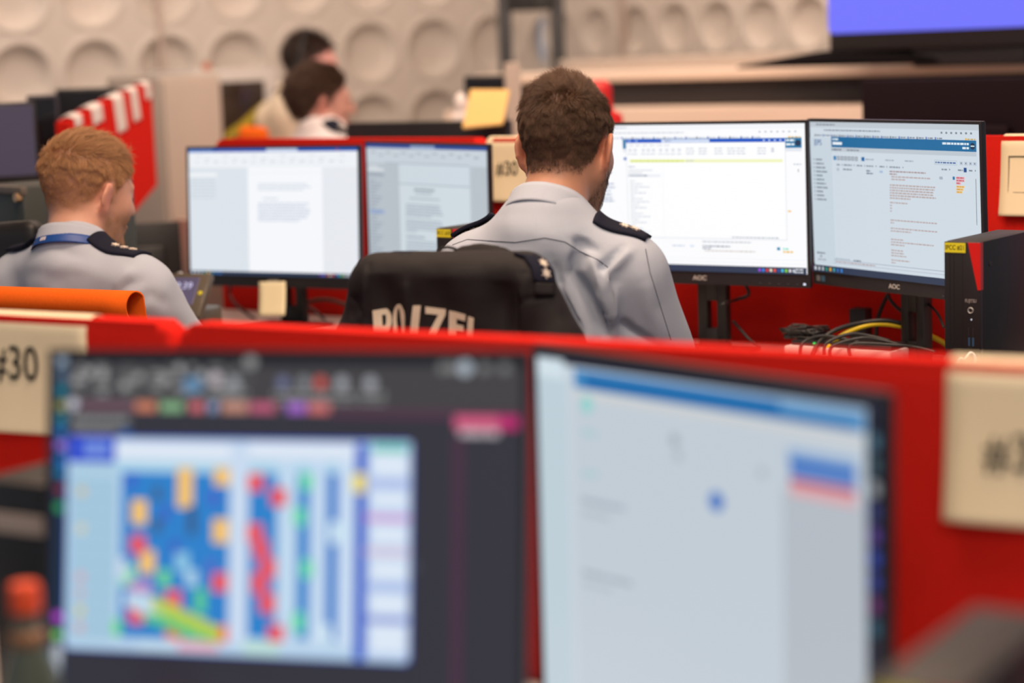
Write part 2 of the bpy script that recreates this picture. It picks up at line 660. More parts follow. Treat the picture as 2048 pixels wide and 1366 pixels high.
# ------------------------------------------------------------------ people
def head_prims(beard=False):
    p = []
    p.append(Ell((0, -.014, .040), (.074, .097, .086), k=.02))
    p.append(Ell((0, .035, .000), (.066, .062, .080), k=.03))
    p.append(Ell((0, .042, -.060), (.050, .050, .055), k=.03))
    p.append(Ell((0, .078, -.098), (.024, .020, .018), k=.025))
    for s in (-1, 1):
        p.append(Cone((s * .058, .004, -.040), (s * .022, .072, -.097), .019, .015, k=.025))
        p.append(Ell((s * .044, .062, -.018), (.018, .020, .018), k=.03))
        p.append(Ell((s * .031, .093, .012), (.014, .012, .010), k=.010, sub=True))
        p.append(Ell((s * .031, .083, .012), (.012, .012, .012), k=.004))
        p.append(Cone((s * .010, .094, .030), (s * .044, .078, .030), .008, .006, k=.014))
        p.append(Ell((s * .012, .102, -.026), (.008, .010, .007), k=.008))
        # ear: a shell leaning off the skull with a hollow in front
        E = rot(s * 152 - 90 * s + 90 * s, 0, 0)
        Re = rot(-s * 28, 0, s * 6)
        p.append(Ell((s * .083, -.006, .000), (.0065, .020, .034), R=Re, k=.006))
        p.append(Ell((s * .079, -.004, -.026), (.006, .010, .012), R=Re, k=.008))
        p.append(Ell((s * .091, .003, .003), (.006, .011, .021), R=Re, k=.005, sub=True))
    p.append(Cone((0, .096, .022), (0, .119, -.020), .008, .011, k=.012))
    p.append(Ell((0, .099, -.054), (.024, .008, .006), k=.006))
    p.append(Ell((0, .097, -.065), (.021, .009, .007), k=.006))
    return p


def hand_prims(w, fwd, side, up, s, spread=0.0, curl=.35):
    "w wrist, fwd towards the fingertips, side towards the little finger; s=+1 right hand"
    p = []
    pal = w + fwd * .048
    p.append(Cone(w, pal, .024, .026, k=.02))
    for i, (o, L, r) in enumerate(((-.030, .072, .0085), (-.010, .080, .009), (.010, .075, .0085), (.029, .060, .0075))):
        k0 = w + fwd * .085 + side * o
        p.append(Cone(pal + side * o * .8, k0, .013, .0105, k=.012))
        d1 = fwd * math.cos(curl * .6) - up * math.sin(curl * .6)
        d2 = fwd * math.cos(curl * 1.5) - up * math.sin(curl * 1.5)
        d3 = fwd * math.cos(curl * 2.2) - up * math.sin(curl * 2.2)
        a = k0 + d1 * L * .45
        b = a + d2 * L * .32
        c = b + d3 * L * .25
        p.append(Cone(k0, a, r * 1.05, r, k=.003))
        p.append(Cone(a, b, r, r * .93, k=.003))
        p.append(Cone(b, c, r * .93, r * .8, k=.003))
    t0 = w + fwd * .022 - side * .022
    t1 = t0 + fwd * .030 - side * .026 - up * .008
    t2 = t1 + fwd * .028 - side * .010 - up * .006
    t3 = t2 + fwd * .022 - side * .002
    p.append(Cone(t0, t1, .015, .012, k=.012))
    p.append(Cone(t1, t2, .0115, .010, k=.004))
    p.append(Cone(t2, t3, .010, .008, k=.004))
    return p


def skin_tone(V, headR, headT, base, beard, hairc, region, hair_f=0.7):
    "colour of the skin itself: lips, ears, beard area and hair roots"
    L = (V - headT) @ headR
    c = np.tile(np.array(base[:3]), (len(V), 1))
    near = np.linalg.norm(L, axis=1) < .2
    x, y, z = L.T
    ear = np.exp(-((np.abs(x) - .083) / .012) ** 2 - ((y + .006) / .022) ** 2 - (z / .04) ** 2) * near
    c *= 1 + ear[:, None] * np.array([.18, -.12, -.12])
    lips = np.exp(-(x / .02) ** 2 - ((y - .10) / .012) ** 2 - ((z + .059) / .008) ** 2)
    c *= 1 - lips[:, None] * np.array([.05, .3, .3])
    if beard is not None:
        b = beard_mask(L)[:, None] * .5
        c = c * (1 - b) + np.array(beard) * b
    m = region(L)[:, None] * hair_f
    c = c * (1 - m) + np.array(hairc) * m
    return c


def sstep(a, b, x):
    t = np.clip((x - a) / (b - a), 0, 1)
    return t * t * (3 - 2 * t)


def beard_mask(L):
    x, y, z = L.T
    m = sstep(-.015, -.045, z) * sstep(-.012, .012, y) * sstep(-.16, -.11, z)
    m = m * (1 - np.exp(-(x / .03) ** 2 - ((y - .1) / .03) ** 2 - ((z + .06) / .012) ** 2))
    side = np.exp(-((np.abs(x) - .066) / .02) ** 2 - ((y - .018) / .012) ** 2 - ((z + .005) / .035) ** 2)
    return np.clip(m + side * .7, 0, 1)


def hair_region(L, nape=-.060, front=.086):
    x, y, z = L.T
    zl = np.interp(y, [-.12, -.055, -.028, -.012, .012, .022, .036, .055, .070, .085, .12], [nape, nape, -.022, .022, .046, .000, .032, .045, front - .03, front, front + .04])
    wd = .016 + .026 * sstep(-.02, -.05, y)
    r = sstep(-.010, 1, (z - zl) / wd)
    near_ear = (np.abs(x) > .079) & (np.abs(y + .006) < .034) & (np.abs(z) < .044)
    r[near_ear] = 0
    r[z < -.09] = 0
    return r


def strands(V, Q, N, headR, headT, mask_fn, n, len_fn, comb_fn, radius, name, m, parent, base, npt=5, seedv=1, curlv=.16, clump=.9):
    g = np.random.default_rng(seedv)
    C = V[Q].mean(1)
    A = np.linalg.norm(np.cross(V[Q[:, 2]] - V[Q[:, 0]], V[Q[:, 3]] - V[Q[:, 1]]), axis=1) * .5
    LC = (C - headT) @ headR
    w = A * mask_fn(LC) * (np.linalg.norm(LC, axis=1) < .22)
    pick = g.choice(len(Q), n, p=w / w.sum())
    u, v = g.random((2, n, 1))
    q = Q[pick]
    R0 = (V[q[:, 0]] * (1 - u) + V[q[:, 1]] * u) * (1 - v) + (V[q[:, 3]] * (1 - u) + V[q[:, 2]] * u) * v
    NN = N[q].mean(1)
    L = (R0 - headT) @ headR
    nl = NN @ headR
    ln = len_fn(L, nl) * (0.75 + .5 * g.random(n))
    d = comb_fn(L, nl)
    cl = np.stack([nz(L, 55, 3.1 + seedv), nz(L, 55, 17.7 + seedv), nz(L, 55, 41.3 + seedv)], 1) + .6 * np.stack([nz(L, 130, 5.1), nz(L, 130, 27.7), nz(L, 130, 61.3)], 1)
    d = d / (np.linalg.norm(d, axis=1)[:, None] + 1e-9) + cl * clump + g.normal(0, curlv, d.shape)
    ln = ln * (1 + .9 * nz(L, 70, 7.7 + seedv))
    d /= np.linalg.norm(d, axis=1)[:, None]
    lift0 = (np.clip(.85 - ln * 9, .38, .85) + .15 * g.random(n))[:, None]
    pts = np.zeros((n, npt, 3))
    pos = L - nl * .001
    pts[:, 0] = pos
    for i in range(1, npt):
        t = i / (npt - 1)
        k = lift0 * (1 - t) ** 1.2 + .12
        tang = d - nl * (d * nl).sum(1)[:, None]
        dirv = nl * k + tang * (1 - k * .7)
        dirv /= np.linalg.norm(dirv, axis=1)[:, None]
        pos = pos + dirv * (ln / (npt - 1))[:, None]
        pts[:, i] = pos
    W = pts @ headR.T + headT - base
    hc = bpy.data.hair_curves.new(name)
    hc.add_curves([npt] * n)
    hc.points.foreach_set('position', W.astype(np.float32).ravel())
    prof = np.array([1, 1, .9, .7, .25]) if npt == 5 else np.linspace(1, .3, npt)
    rad = (radius * prof[None, :] * (0.8 + .4 * g.random((n, 1)))).astype(np.float32)
    hc.points.foreach_set('radius', rad.ravel())
    hc.materials.append(m)
    o = bpy.data.objects.new(name, hc)
    COL.objects.link(o)
    o.parent = parent
    return o


def hair_mat(name, color, rough=.35, rand=.25):
    m = bpy.data.materials.new(name)
    m.use_nodes = True
    nt = m.node_tree
    b = nt.nodes['Principled BSDF']
    b.inputs['Roughness'].default_value = .5
    b.inputs['Specular IOR Level'].default_value = .35
    hi = nt.nodes.new('ShaderNodeHairInfo')
    cr = nt.nodes.new('ShaderNodeValToRGB')
    cr.color_ramp.elements[0].color = tuple(c * (1 - rand) for c in color[:3]) + (1,)
    cr.color_ramp.elements[1].color = tuple(min(1, c * (1 + rand * 1.6)) for c in color[:3]) + (1,)
    nt.links.new(hi.outputs['Random'], cr.inputs['Fac'])
    nt.links.new(cr.outputs['Color'], b.inputs['Base Color'])
    return m


def torso_prims(J):
    "torso and arms from world joints"
    p = []
    yaw = J['R']
    nb = J['neck']
    o = lambda x, y, z: nb + yaw @ np.array([x, y, z])
    sc = J.get('s', 1.0)
    sl, sr = J['shl'], J['shr']
    p.append(Ell(o(0, .070, -.200 * sc), (.160 * sc, .112, .185), R=yaw, k=.06))
    p.append(Ell(o(0, .035, -.115 * sc), (.155 * sc, .070, .075), R=yaw, k=.06))
    p.append(Cone(o(0, .015, -.060), o(0, .030, .008), .078, .057, k=.04))
    p.append(Ell(J['belly'], (.150 * sc, .118, .170), R=yaw, k=.08))
    p.append(Ell(J['pelvis'], (.168 * sc, .130, .120), R=yaw, k=.06))
    for s, sh, el, wr in ((-1, sl, J['ell'], J['wrl']), (1, sr, J['elr'], J['wrr'])):
        p.append(Cone(nb + yaw @ np.array([s * .018, .012, -.020]), sh + yaw @ np.array([-s * .03, 0, .026]), .050, .045, k=.05))
        p.append(Cone(sh, el, .056, .044, k=.05))
        p.append(Cone(el, wr, .043, .029, k=.02))
    return p


def leg_prims(J):
    p = []
    for s in ('l', 'r'):
        p.append(Cone(J['hip' + s], J['kn' + s], .080, .058, k=.05))
        p.append(Cone(J['kn' + s], J['an' + s], .055, .038, k=.03))
    return p


def make_person(J, label, h_body=.006, h_shirt=.0075, skin=(.50, .28, .19), hairc=(.05, .03, .02), beard=None, nape=-.06, front=.086,
                folds=(), shirt_noise=.0025, hair_n=16000, hair_len=None, comb=None, hair_rad=.00017, hair_m=None, beard_n=0, seedv=1, shirt_m=None, post=None, infl=.013, hair_f=.7, clump=.85, extra_hair=None, nocol=False):
    base = np.array([J['pelvis'][0], J['pelvis'][1], 0.0])
    root = empty('person', base)
    tag(root, label, 'person')
    R, hR, hT, nb = J['R'], J['hR'], J['hT'], J['neck']
    body = [q.xf(hR, hT) for q in head_prims()]
    nk = hT + hR @ np.array([0, -.022, -.030])
    body.append(Cone(nk, nb + R @ np.array([0, .022, -.03]), .056, .060, k=.03))
    inner = torso_prims(J) + leg_prims(J)
    for q in inner:
        if isinstance(q, Cone):
            q.ra, q.rb = q.ra - .010, q.rb - .004
        else:
            q.r = q.r - .016
    body += inner
    for s, w, e in ((-1, J['wrl'], J['ell']), (1, J['wrr'], J['elr'])):
        fwd = (w - e) / np.linalg.norm(w - e)
        fwd = fwd * np.array([1, 1, .25])
        fwd /= np.linalg.norm(fwd)
        side = np.cross(fwd, [0, 0, 1]) * s
        side /= np.linalg.norm(side)
        up = np.cross(side, fwd) * s
        body += hand_prims(w, fwd, side, up, s)
    for s in ('l', 'r'):
        a = J['an' + s]
        body.append(Cone(a + [0, 0, -.03], a + R @ np.array([0, .15, -.05]), .036, .028, k=.03))
    V, Q = sdf_surface(body, h_body)
    V = relax(V, Q, 1)
    N = normals(V, Q)
    region = lambda L: hair_region(L, nape, front)
    tone = skin_tone(V, hR, hT, skin, beard, hairc, region, hair_f)
    me = np_mesh('body', V - base, Q)
    at = me.attributes.new('tone', 'FLOAT_COLOR', 'POINT')
    at.data.foreach_set('color', np.concatenate([tone, np.ones((len(V), 1))], 1).astype(np.float32).ravel())
    bo = link_mesh('body', me, M_SKIN, root)
    # hair
    if hair_n:
        extra = extra_hair or (lambda L: 1)
        strands(V, Q, N, hR, hT, lambda L: (region(L) > .3) * (0.25 + .75 * region(L)) * extra(L), hair_n, hair_len, comb, hair_rad, 'hair', hair_m, root, base, seedv=seedv, clump=clump)
    if beard_n:
        strands(V, Q, N, hR, hT, lambda L: beard_mask(L) ** 2, beard_n, lambda L, n: np.full(len(L), .0055), lambda L, n: np.tile([0, -.15, -1.0], (len(L), 1)), .00012, 'beard', hair_m, root, base, seedv=seedv + 5, curlv=.3, clump=.3)
    # shirt
    cloth = torso_prims(J)
    SV, SQ = sdf_surface(cloth, h_shirt, inflate=infl)
    SV = relax(SV, SQ, 2)
    SN = normals(SV, SQ)
    SV = SV + SN * (shirt_noise * nz(SV, 9, seedv) + shirt_noise * .5 * nz(SV, 22, seedv + 3))[:, None]
    bv = bvh_of(SV, SQ)
    for pxs, amp, wd in folds:
        line = [hit(bv, x, y)[0] for x, y in pxs]
        line = [q for q in line if q is not None]
        if len(line) > 1:
            SV = fold(SV, normals(SV, SQ), np.array(line), amp, wd)
    SV = relax(SV, SQ, 1)
    SN = normals(SV, SQ)
    shirt = link_mesh('shirt', np_mesh('shirt', SV - base, SQ), shirt_m or M_SHIRT, root)
    bv = bvh_of(SV, SQ)
    # trousers and shoes
    tp = [Ell(J['pelvis'] + np.array([0, 0, -.01]), (.172, .134, .115), R=R, k=.05)] + leg_prims(J)
    TV, TQ = sdf_surface(tp, .012, inflate=.014)
    link_mesh('trousers', np_mesh('trousers', TV - base, TQ), M_TROUSER, root)
    for s in ('l', 'r'):
        a = J['an' + s]
        fp = [Cone(a + [0, 0, -.045] - R @ np.array([0, .03, 0]), a + R @ np.array([0, .17, -.055]), .040, .034, k=.02), Cone(a + [0, 0, .03], a + [0, 0, -.04], .045, .045, k=.03)]
        FV, FQ = sdf_surface(fp, .009, inflate=.008)
        FV[:, 2] = np.maximum(FV[:, 2], 0.004)
        link_mesh('shoe', np_mesh('shoe', FV - base, FQ), M_BLACK, root)
    # collar: a stand round the neck with a folded-down fall
    if not nocol:
        ax = nk - (nb + R @ np.array([0, .022, -.03]))
        ax /= np.linalg.norm(ax)
        ca = J.get('collar_axis', None)
        ca = ax if ca is None else ca / np.linalg.norm(ca)
        right = R @ np.array([1.0, 0, 0])
        right = right - ca * (right @ ca)
        right /= np.linalg.norm(right)
        fw = np.cross(ca, right)
        cc = J.get('collar_c', nb + R @ np.array([0, .024, .005]))
        rx, ry = J.get('collar_r', (.068, .070))

        def cfn(u, v):
            a = math.pi * 2 * (u - .5) * .96          # 0 = nape
            back = (1 + math.cos(a)) / 2
            top = .012 + .026 * back
            if v < .35:
                t = v / .35
                rr, zz = .0 + .002 * t, -.02 + (top + .02) * t
            elif v < .5:
                t = (v - .35) / .15
                rr, zz = .002 + .006 * t, top + .003 * math.sin(t * math.pi)
            else:
                t = (v - .5) / .5
                rr, zz = .008 + .010 * t, top - (.036 + .030 * (1 - back) ** 2) * t
            q = cc + right * math.sin(a) * (rx + rr) - fw * math.cos(a) * (ry + rr) + ca * zz
            return tuple(q - base)
        MB().grid(cfn, 56, 14, .0014).build('collar', shirt_m or M_SHIRT, shirt, smooth=True)
    return dict(root=root, base=base, bvh=bv, shirt=shirt, SV=SV, SQ=SQ, body=bo, V=V, Q=Q)


def epaulette(pr, J, s, nstars, y0=.0, L0=.055, L1=.185, w=.026, star_first=.55, m=None, drop=0.0, ydir=0.0):
    "dark slide on the shoulder, running from neck to shoulder tip, with star pips"
    nb, R, base = J['neck'], J['R'], pr['base']
    sh = J['shr'] if s > 0 else J['shl']
    lat = (sh - nb) @ R[:, 0]
    fwd = (sh - nb) @ R[:, 1]

    def surf(a, b):
        # a: 0..1 along, b: -1..1 across (back to front)
        x = s * (L0 + (L1 - L0) * a)
        y = fwd * (abs(x) / abs(lat)) + y0 + ydir * a + b * w
        o = nb + R @ np.array([x, y, .25])
        loc, nor, i, d = pr['bvh'].ray_cast(Vector(o), Vector((0, 0, -1)))
        if loc is None:
            loc, nor, i, d = pr['bvh'].find_nearest(Vector(o - np.array([0, 0, .3])))
        return np.array(loc), np.array(nor)
    sl = MB().grid(lambda u, v: tuple(surf(u, v * 2 - 1)[0] + surf(u, v * 2 - 1)[1] * .006 - base), 14, 8, .0055).build('epaulette', M_NAVY, pr['shirt'], smooth=True)
    for k in range(nstars):
        a = star_first + .19 * k
        c, n = surf(a, 0)
        c2, _ = surf(min(a + .05, 1), 0)
        t = c2 - c
        t /= np.linalg.norm(t)
        b = np.cross(n, t)
        mb = MB()
        f = [c + n * .0068 + (t * q[1] + b * q[0]) * 1.0 - base for q in star_pts(.0095, .0048)]
        M4 = Matrix(((b[0], -n[0], t[0], (c + n * .0085 - base)[0]), (b[1], -n[1], t[1], (c + n * .0085 - base)[1]), (b[2], -n[2], t[2], (c + n * .0085 - base)[2]), (0, 0, 0, 1)))
        mb.prism(star_pts(.0098, .0050), .003, M4)
        mb.build('star', M_STAR, sl)
    return sl


def joints(neck, yaw, lean, hyaw, hpitch, hroll, hT, arm=.0, shd=-.085, seat=.50, sw=.172, lel=None, rel=None, s=1.0):
    "seated joints; neck is the world point at the base of the neck, lean: pelvis offset behind the neck"
    R = rot(yaw)
    o = lambda x, y, z: neck + R @ np.array([x, y, z])
    J = dict(R=R, neck=neck, s=s)
    J['hR'] = rot(hyaw, hpitch, hroll)
    J['hT'] = hT
    hz = seat + .095
    dz = neck[2] - hz
    J['pelvis'] = o(0, -lean, -dz)
    J['belly'] = o(0, -lean * .55 + .04, -dz * .66)
    J['shl'], J['shr'] = o(-sw, .035, shd), o(sw, .035, shd)
    J['ell'] = o(*(lel or (-.235, .13, -.36)))
    J['elr'] = o(*(rel or (.235, .13, -.36)))
    el, er = J['ell'], J['elr']
    J['wrl'] = el + R @ np.array([.07, .235, .035])
    J['wrr'] = er + R @ np.array([-.07, .235, .035])
    for sd, k in ((-1, 'l'), (1, 'r')):
        J['hip' + k] = J['pelvis'] + R @ np.array([sd * .09, .02, 0])
        J['kn' + k] = J['pelvis'] + R @ np.array([sd * .13, .44, .01 if seat > .44 else .03])
        kk = J['kn' + k]
        J['an' + k] = np.array([kk[0], kk[1], .095]) + R @ np.array([0, -.06, 0])
    return J


# -------------------------------- the officer in the middle
def officer_middle():
    nb = P(1086, 452, 3.62)
    hT = P(1133, 301, 3.70)
    J = joints(nb, 16, .11, 23, 8, 1, hT, seat=.50, shd=-.097, sw=.146, lel=(-.235, .12, -.36), rel=(.222, .12, -.35))
    J['collar_c'] = nb + J['R'] @ np.array([0, .030, .012])
    J['collar_r'] = (.062, .064)

    def ln(L, n):
        z = L[:, 2]
        return np.interp(z, [-.07, -.04, .0, .05, .10, .13], [.002, .004, .006, .011, .022, .036])

    def comb(L, n):
        x, y, z = L.T
        top = sstep(.045, .128, z)[:, None]
        side = np.stack([x * 1.0, -.2 + 0 * x, -1 + 0 * x], 1)
        up = np.stack([-.45 + x * 2 + 0 * x, .55 + 0 * x, .45 + 0 * x], 1)
        # the crown whorl, left of centre
        return side * (1 - top) + up * top
    folds = [
        ([(1160, 500), (1150, 545), (1180, 600), (1210, 665)], -0.0260, 0.0101),
        ([(1180, 510), (1205, 575), (1216, 640)], 0.0169, 0.0101),
        ([(1205, 570), (1206, 610), (1213, 665)], -0.0286, 0.0070),
        ([(1232, 560), (1226, 610), (1224, 680)], 0.0156, 0.0109),
        ([(1262, 500), (1225, 540), (1206, 590)], 0.0156, 0.0094),
        ([(1245, 495), (1212, 530), (1190, 545)], -0.0130, 0.0078),
        ([(1120, 560), (1150, 620), (1185, 690)], 0.0117, 0.0117),
        ([(1105, 520), (1130, 590), (1175, 680)], -0.0130, 0.0109),
        ([(1000, 450), (1090, 475), (1160, 485)], 0.0052, 0.0234),
        ([(1240, 640), (1262, 662), (1310, 690)], -0.0117, 0.0094),
        ([(1140, 480), (1175, 490), (1200, 505)], -0.0078, 0.0078),
        ([(1290, 560), (1300, 620), (1330, 690)], 0.0078, 0.0156),
        ([(1170, 470), (1160, 510), (1140, 540)], -0.0078, 0.0125),
    ]
    pr = make_person(J, 'person in the middle seen from behind, short dark brown hair, light blue uniform shirt', h_body=.0048, h_shirt=.0045, skin=(.47, .235, .145), hairc=(.045, .026, .016), beard=(.17, .095, .06),
                     folds=folds, hair_n=42000, hair_len=ln, comb=comb, hair_rad=.00019, clump=.5, hair_m=hair_mat('dark_brown_hair', (.082, .044, .024)), beard_n=4500, seedv=3, nape=-.060, hair_f=.75, shirt_noise=.0022)
    epaulette(pr, J, 1, 2, L0=.092, L1=.180, w=.023, star_first=.55, y0=-.010)
    epaulette(pr, J, -1, 2, L0=.098, L1=.180, w=.025, star_first=.58, y0=.026)
    # seams of the shirt
    bv, base = pr['bvh'], pr['base']

    def seam(pxs, name='yoke_seam', r=.0007):
        pts = []
        for (x0, y0), (x1, y1) in zip(pxs, pxs[1:]):
            for k in range(8):
                l, n = hit(bv, x0 + (x1 - x0) * k / 8, y0 + (y1 - y0) * k / 8)
                if l is not None:
                    pts.append(l + n * .0002 - base)
        if len(pts) > 2:
            MB().tube(pts, r, 6).build(name, M_NAVY, pr['shirt'], smooth=True)
    seam([(905, 490), (935, 479), (980, 482), (1030, 485), (1090, 476), (1130, 484), (1160, 503), (1196, 520), (1219, 537)])
    seam([(1291, 498), (1300, 545), (1320, 610), (1345, 690)], 'sleeve_crease', .0006)
    return pr, J


# -------------------------------- the officer on the left
def officer_left():
    nb = P(132, 512, 4.30)
    hT = P(173, 390, 4.36)
    J = joints(nb, 32, .10, 44, 12, 3, hT, seat=.44, shd=-.080, sw=.178, lel=(-.23, .14, -.36), rel=(.225, .20, -.33), s=1.04)
    J['collar_c'] = nb + J['R'] @ np.array([0, .030, .012])
    J['collar_r'] = (.068, .070)

    def ln(L, n):
        z, y = L[:, 2], L[:, 1]
        return np.interp(z, [-.07, -.03, .02, .055, .10, .13], [.002, .003, .005, .012, .024, .028]) + .012 * sstep(.03, .09, y) * sstep(.07, .10, z)

    def comb(L, n):
        x, y, z = L.T
        top = sstep(.055, .10, z)[:, None]
        side = np.stack([x * .5, -.1 + .3 * sstep(-.05, .05, y), -1 + 0 * x], 1)
        up = np.stack([x * 2, .85 + 0 * x, .45 + .4 * sstep(.03, .09, y)], 1)
        return side * (1 - top) + up * top
    folds = [
        ([(60, 520), (120, 500), (170, 520)], -.006, .014),
        ([(90, 540), (150, 530), (230, 560)], .006, .02),
        ([(230, 600), (255, 570), (290, 560)], -.008, .014),
        ([(225, 580), (250, 550), (270, 540)], .007, .014),
        ([(260, 610), (300, 590), (340, 610)], -.006, .014),
        ([(20, 560), (80, 550), (140, 565)], -.004, .02),
    ]
    pr = make_person(J, 'person on the left with reddish blond hair, beard, light blue shirt and lanyard', h_body=.006, h_shirt=.0075, skin=(.52, .285, .20), hairc=(.24, .125, .065), beard=(.20, .11, .07),
                     folds=folds, hair_n=26000, hair_len=ln, comb=comb, hair_rad=.00022, hair_m=hair_mat('reddish_blond_hair', (.36, .195, .09)), beard_n=7000, seedv=11, nape=-.060, hair_f=.5, shirt_noise=.004, clump=.5)
    epaulette(pr, J, 1, 3, L0=.072, L1=.180, w=.026, star_first=.42)
    epaulette(pr, J, -1, 3, L0=.072, L1=.180, w=.026, star_first=.42)
    return pr, J


# -------------------------------- the two people at the back
def woman_back():
    nb = P(632, 268, 6.95)
    hT = P(640, 206, 6.98)
    J = joints(nb, 55, .06, 74, 6, 4, hT, seat=.50, shd=-.08, sw=.150, s=.92)

    def ln(L, n):
        return np.full(len(L), .03)

    def comb(L, n):
        x, y, z = L.T
        return np.stack([0 * x, -1 + 0 * x, -.1 + 0 * x], 1)
    pr = make_person(J, 'person with brown hair and white shirt at the back, in profile before the headset wearer', h_body=.009, h_shirt=.011, skin=(.52, .27, .22), hairc=(.06, .032, .02), hair_n=9000, hair_len=ln, comb=comb,
                     hair_rad=.0006, hair_m=hair_mat('brown_hair', (.075, .040, .025)), seedv=21, nape=-.075, front=.088, hair_f=.9, shirt_m=mat('white_shirt', (.72, .68, .68, 1), .85, spec=.1, noise_scale=60, noise_amt=.05))
    # gathered hair at the back of the head
    hR, base = J['hR'], pr['base']
    bun = [Ell((0, -.092, .030), (.046, .034, .046), k=.02).xf(hR, hT)]
    V, Q = sdf_surface(bun, .008)
    V = V + normals(V, Q) * (.004 * nz(V, 30))[:, None]
    link_mesh('hair_bun', np_mesh('hair_bun', V - base, Q), mat('brown_hair_mass', (.055, .028, .017, 1), .5, noise_scale=120, noise_amt=.4), pr['root'])
    epaulette(pr, J, 1, 2, L0=.065, L1=.165, w=.028)
    return pr, J


def man_back():
    nb = P(582, 200, 7.85)
    hT = P(622, 136, 7.9)
    J = joints(nb, 48, .05, 106, 4, 0, hT, seat=.62, shd=-.085, sw=.172)

    def ln(L, n):
        return np.interp(L[:, 2], [-.07, .05, .12], [.004, .015, .03])

    def comb(L, n):
        x, y, z = L.T
        return np.stack([0 * x, -.4 + 0 * x, -.6 + 0 * x], 1)
    pr = make_person(J, 'person at the back with short dark hair wearing a headset, mostly hidden by another head', h_body=.010, h_shirt=.012, skin=(.58, .28, .25), hairc=(.03, .017, .012), hair_n=7000, hair_len=ln, comb=comb,
                     hair_rad=.0006, hair_m=hair_mat('black_brown_hair', (.03, .016, .011)), seedv=31, hair_f=.9, shirt_m=mat('pale_shirt', (.70, .58, .44, 1), .85, spec=.1, noise_scale=60, noise_amt=.05))
    # headset
    hR = J['hR']
    root = empty('headset', hT)
    tag(root, 'black headset with ear cup on the dark haired head at the back', 'headset')
    loc = lambda p: tuple(hR @ np.array(p))
    band = [loc((.088 * math.cos(a), -.01, .01 + .135 * math.sin(a))) for a in np.linspace(0, math.pi, 24)]
    MB().tube(band, .006, 8).build('headband', M_BLACK, root, smooth=True)
    for s in (-1, 1):
        a, b = np.array(loc((s * .084, -.008, -.002))), np.array(loc((s * .112, -.010, -.002)))
        MB().cyl(a, b, .038, 24, .032).build('ear_cup', M_BLACK, root, angle=.6)
    MB().tube([loc((.10, .0, -.02)), loc((.095, .05, -.06)), loc((.07, .09, -.075)), loc((.04, .115, -.07))], .003, 6).build('microphone_boom', M_BLACK, root, smooth=True)
    return pr, J
# ------------------------------------------------------------------ the room
def structure(o):
    o['kind'] = 'structure'
    return o


MB().box((-7, -1.5, -.1), (7, 15, 0)).build('floor', M_FLOOR)['kind'] = 'structure'
MB().box((-7, -1.5, 3.3), (7, 15, 3.4)).build('ceiling', M_CEIL)['kind'] = 'structure'

PITCH = .300


def dish_wall(name, p0, ang, s0, s1, z0, z1, sref, zref, inward, pitch=PITCH, rad=.112, depth=.046, skew=0.0):
    "plaster wall with rows of round hollows; p0 a point on it, ang its heading, s along it"
    u = np.array([math.cos(ang), math.sin(ang), 0])
    n = np.array([math.sin(ang), -math.cos(ang), 0]) * inward
    st = .0125
    ns, nzv = int((s1 - s0) / st), int((z1 - z0) / st)
    S, Z = np.meshgrid(np.linspace(s0, s1, ns + 1), np.linspace(z0, z1, nzv + 1), indexing='ij')
    a = (S - sref + pitch / 2) % pitch - pitch / 2
    b = (Z + skew * S - zref + pitch / 2) % pitch - pitch / 2
    r = np.sqrt(a * a + b * b)
    t = np.clip(r / rad, 0, 1)
    dep = depth * (1 - t ** 4.5)
    ridge = .010 * np.exp(-((r - rad * 1.06) / .010) ** 2)
    O = ridge - dep
    Pn = p0[None, None, :] + S[..., None] * u + Z[..., None] * np.array([0, 0, 1]) + O[..., None] * n
    Pn[..., 2] -= p0[2]
    V = Pn.reshape(-1, 3)
    i, j = np.meshgrid(np.arange(ns), np.arange(nzv), indexing='ij')
    k = (i * (nzv + 1) + j).ravel()
    Q = np.stack([k, k + nzv + 1, k + nzv + 2, k + 1], 1)
    if inward < 0:
        Q = Q[:, ::-1]
    # solid backing
    nb = len(V)
    back = []
    for (s, z) in ((s0, z0), (s1, z0), (s1, z1), (s0, z1)):
        q = p0 + u * s - n * .15
        back.append([q[0], q[1], z])
    V = np.concatenate([V, back])
    Q = np.concatenate([Q, [[nb + 3, nb + 2, nb + 1, nb]]])
    o = link_mesh(name, np_mesh(name, V, Q), M_WALL)
    o['kind'] = 'structure'
    return o


# left wall runs away to a corner near the middle, right wall comes back towards the camera
WL0 = P(740, 105, 9.4)
WLa = math.atan2(.55, 1)
uL = np.array([math.cos(WLa), math.sin(WLa), 0])
# corner: where the ray of pixel column 1088 meets the left wall
rc = ray(1088, 60)
A2 = np.array([[uL[0], -rc[0]], [uL[1], -rc[1]]])
sC = np.linalg.solve(A2, (CAM - WL0)[:2])[0]
corner = WL0 + uL * sC
dish_wall('wall_left', WL0, WLa, -3.6, sC, 0, 3.3, 0.0, WL0[2], 1, pitch=.325, rad=.130, depth=.05, skew=-.030)
WRa = math.atan2(-1.30, 1)
uR = np.array([math.cos(WRa), math.sin(WRa), 0])
# a hollow of the right wall seen at pixel 1435, 62
rr_ = ray(1435, 52)
A3 = np.array([[uR[0], -rr_[0]], [uR[1], -rr_[1]]])
sol = np.linalg.solve(A3, (CAM - corner)[:2])
zr = (CAM + rr_ * sol[1])[2]
dish_wall('wall_right', corner, WRa, 0, 5.2, 0, 3.3, sol[0], zr, 1, pitch=.272, rad=.105)
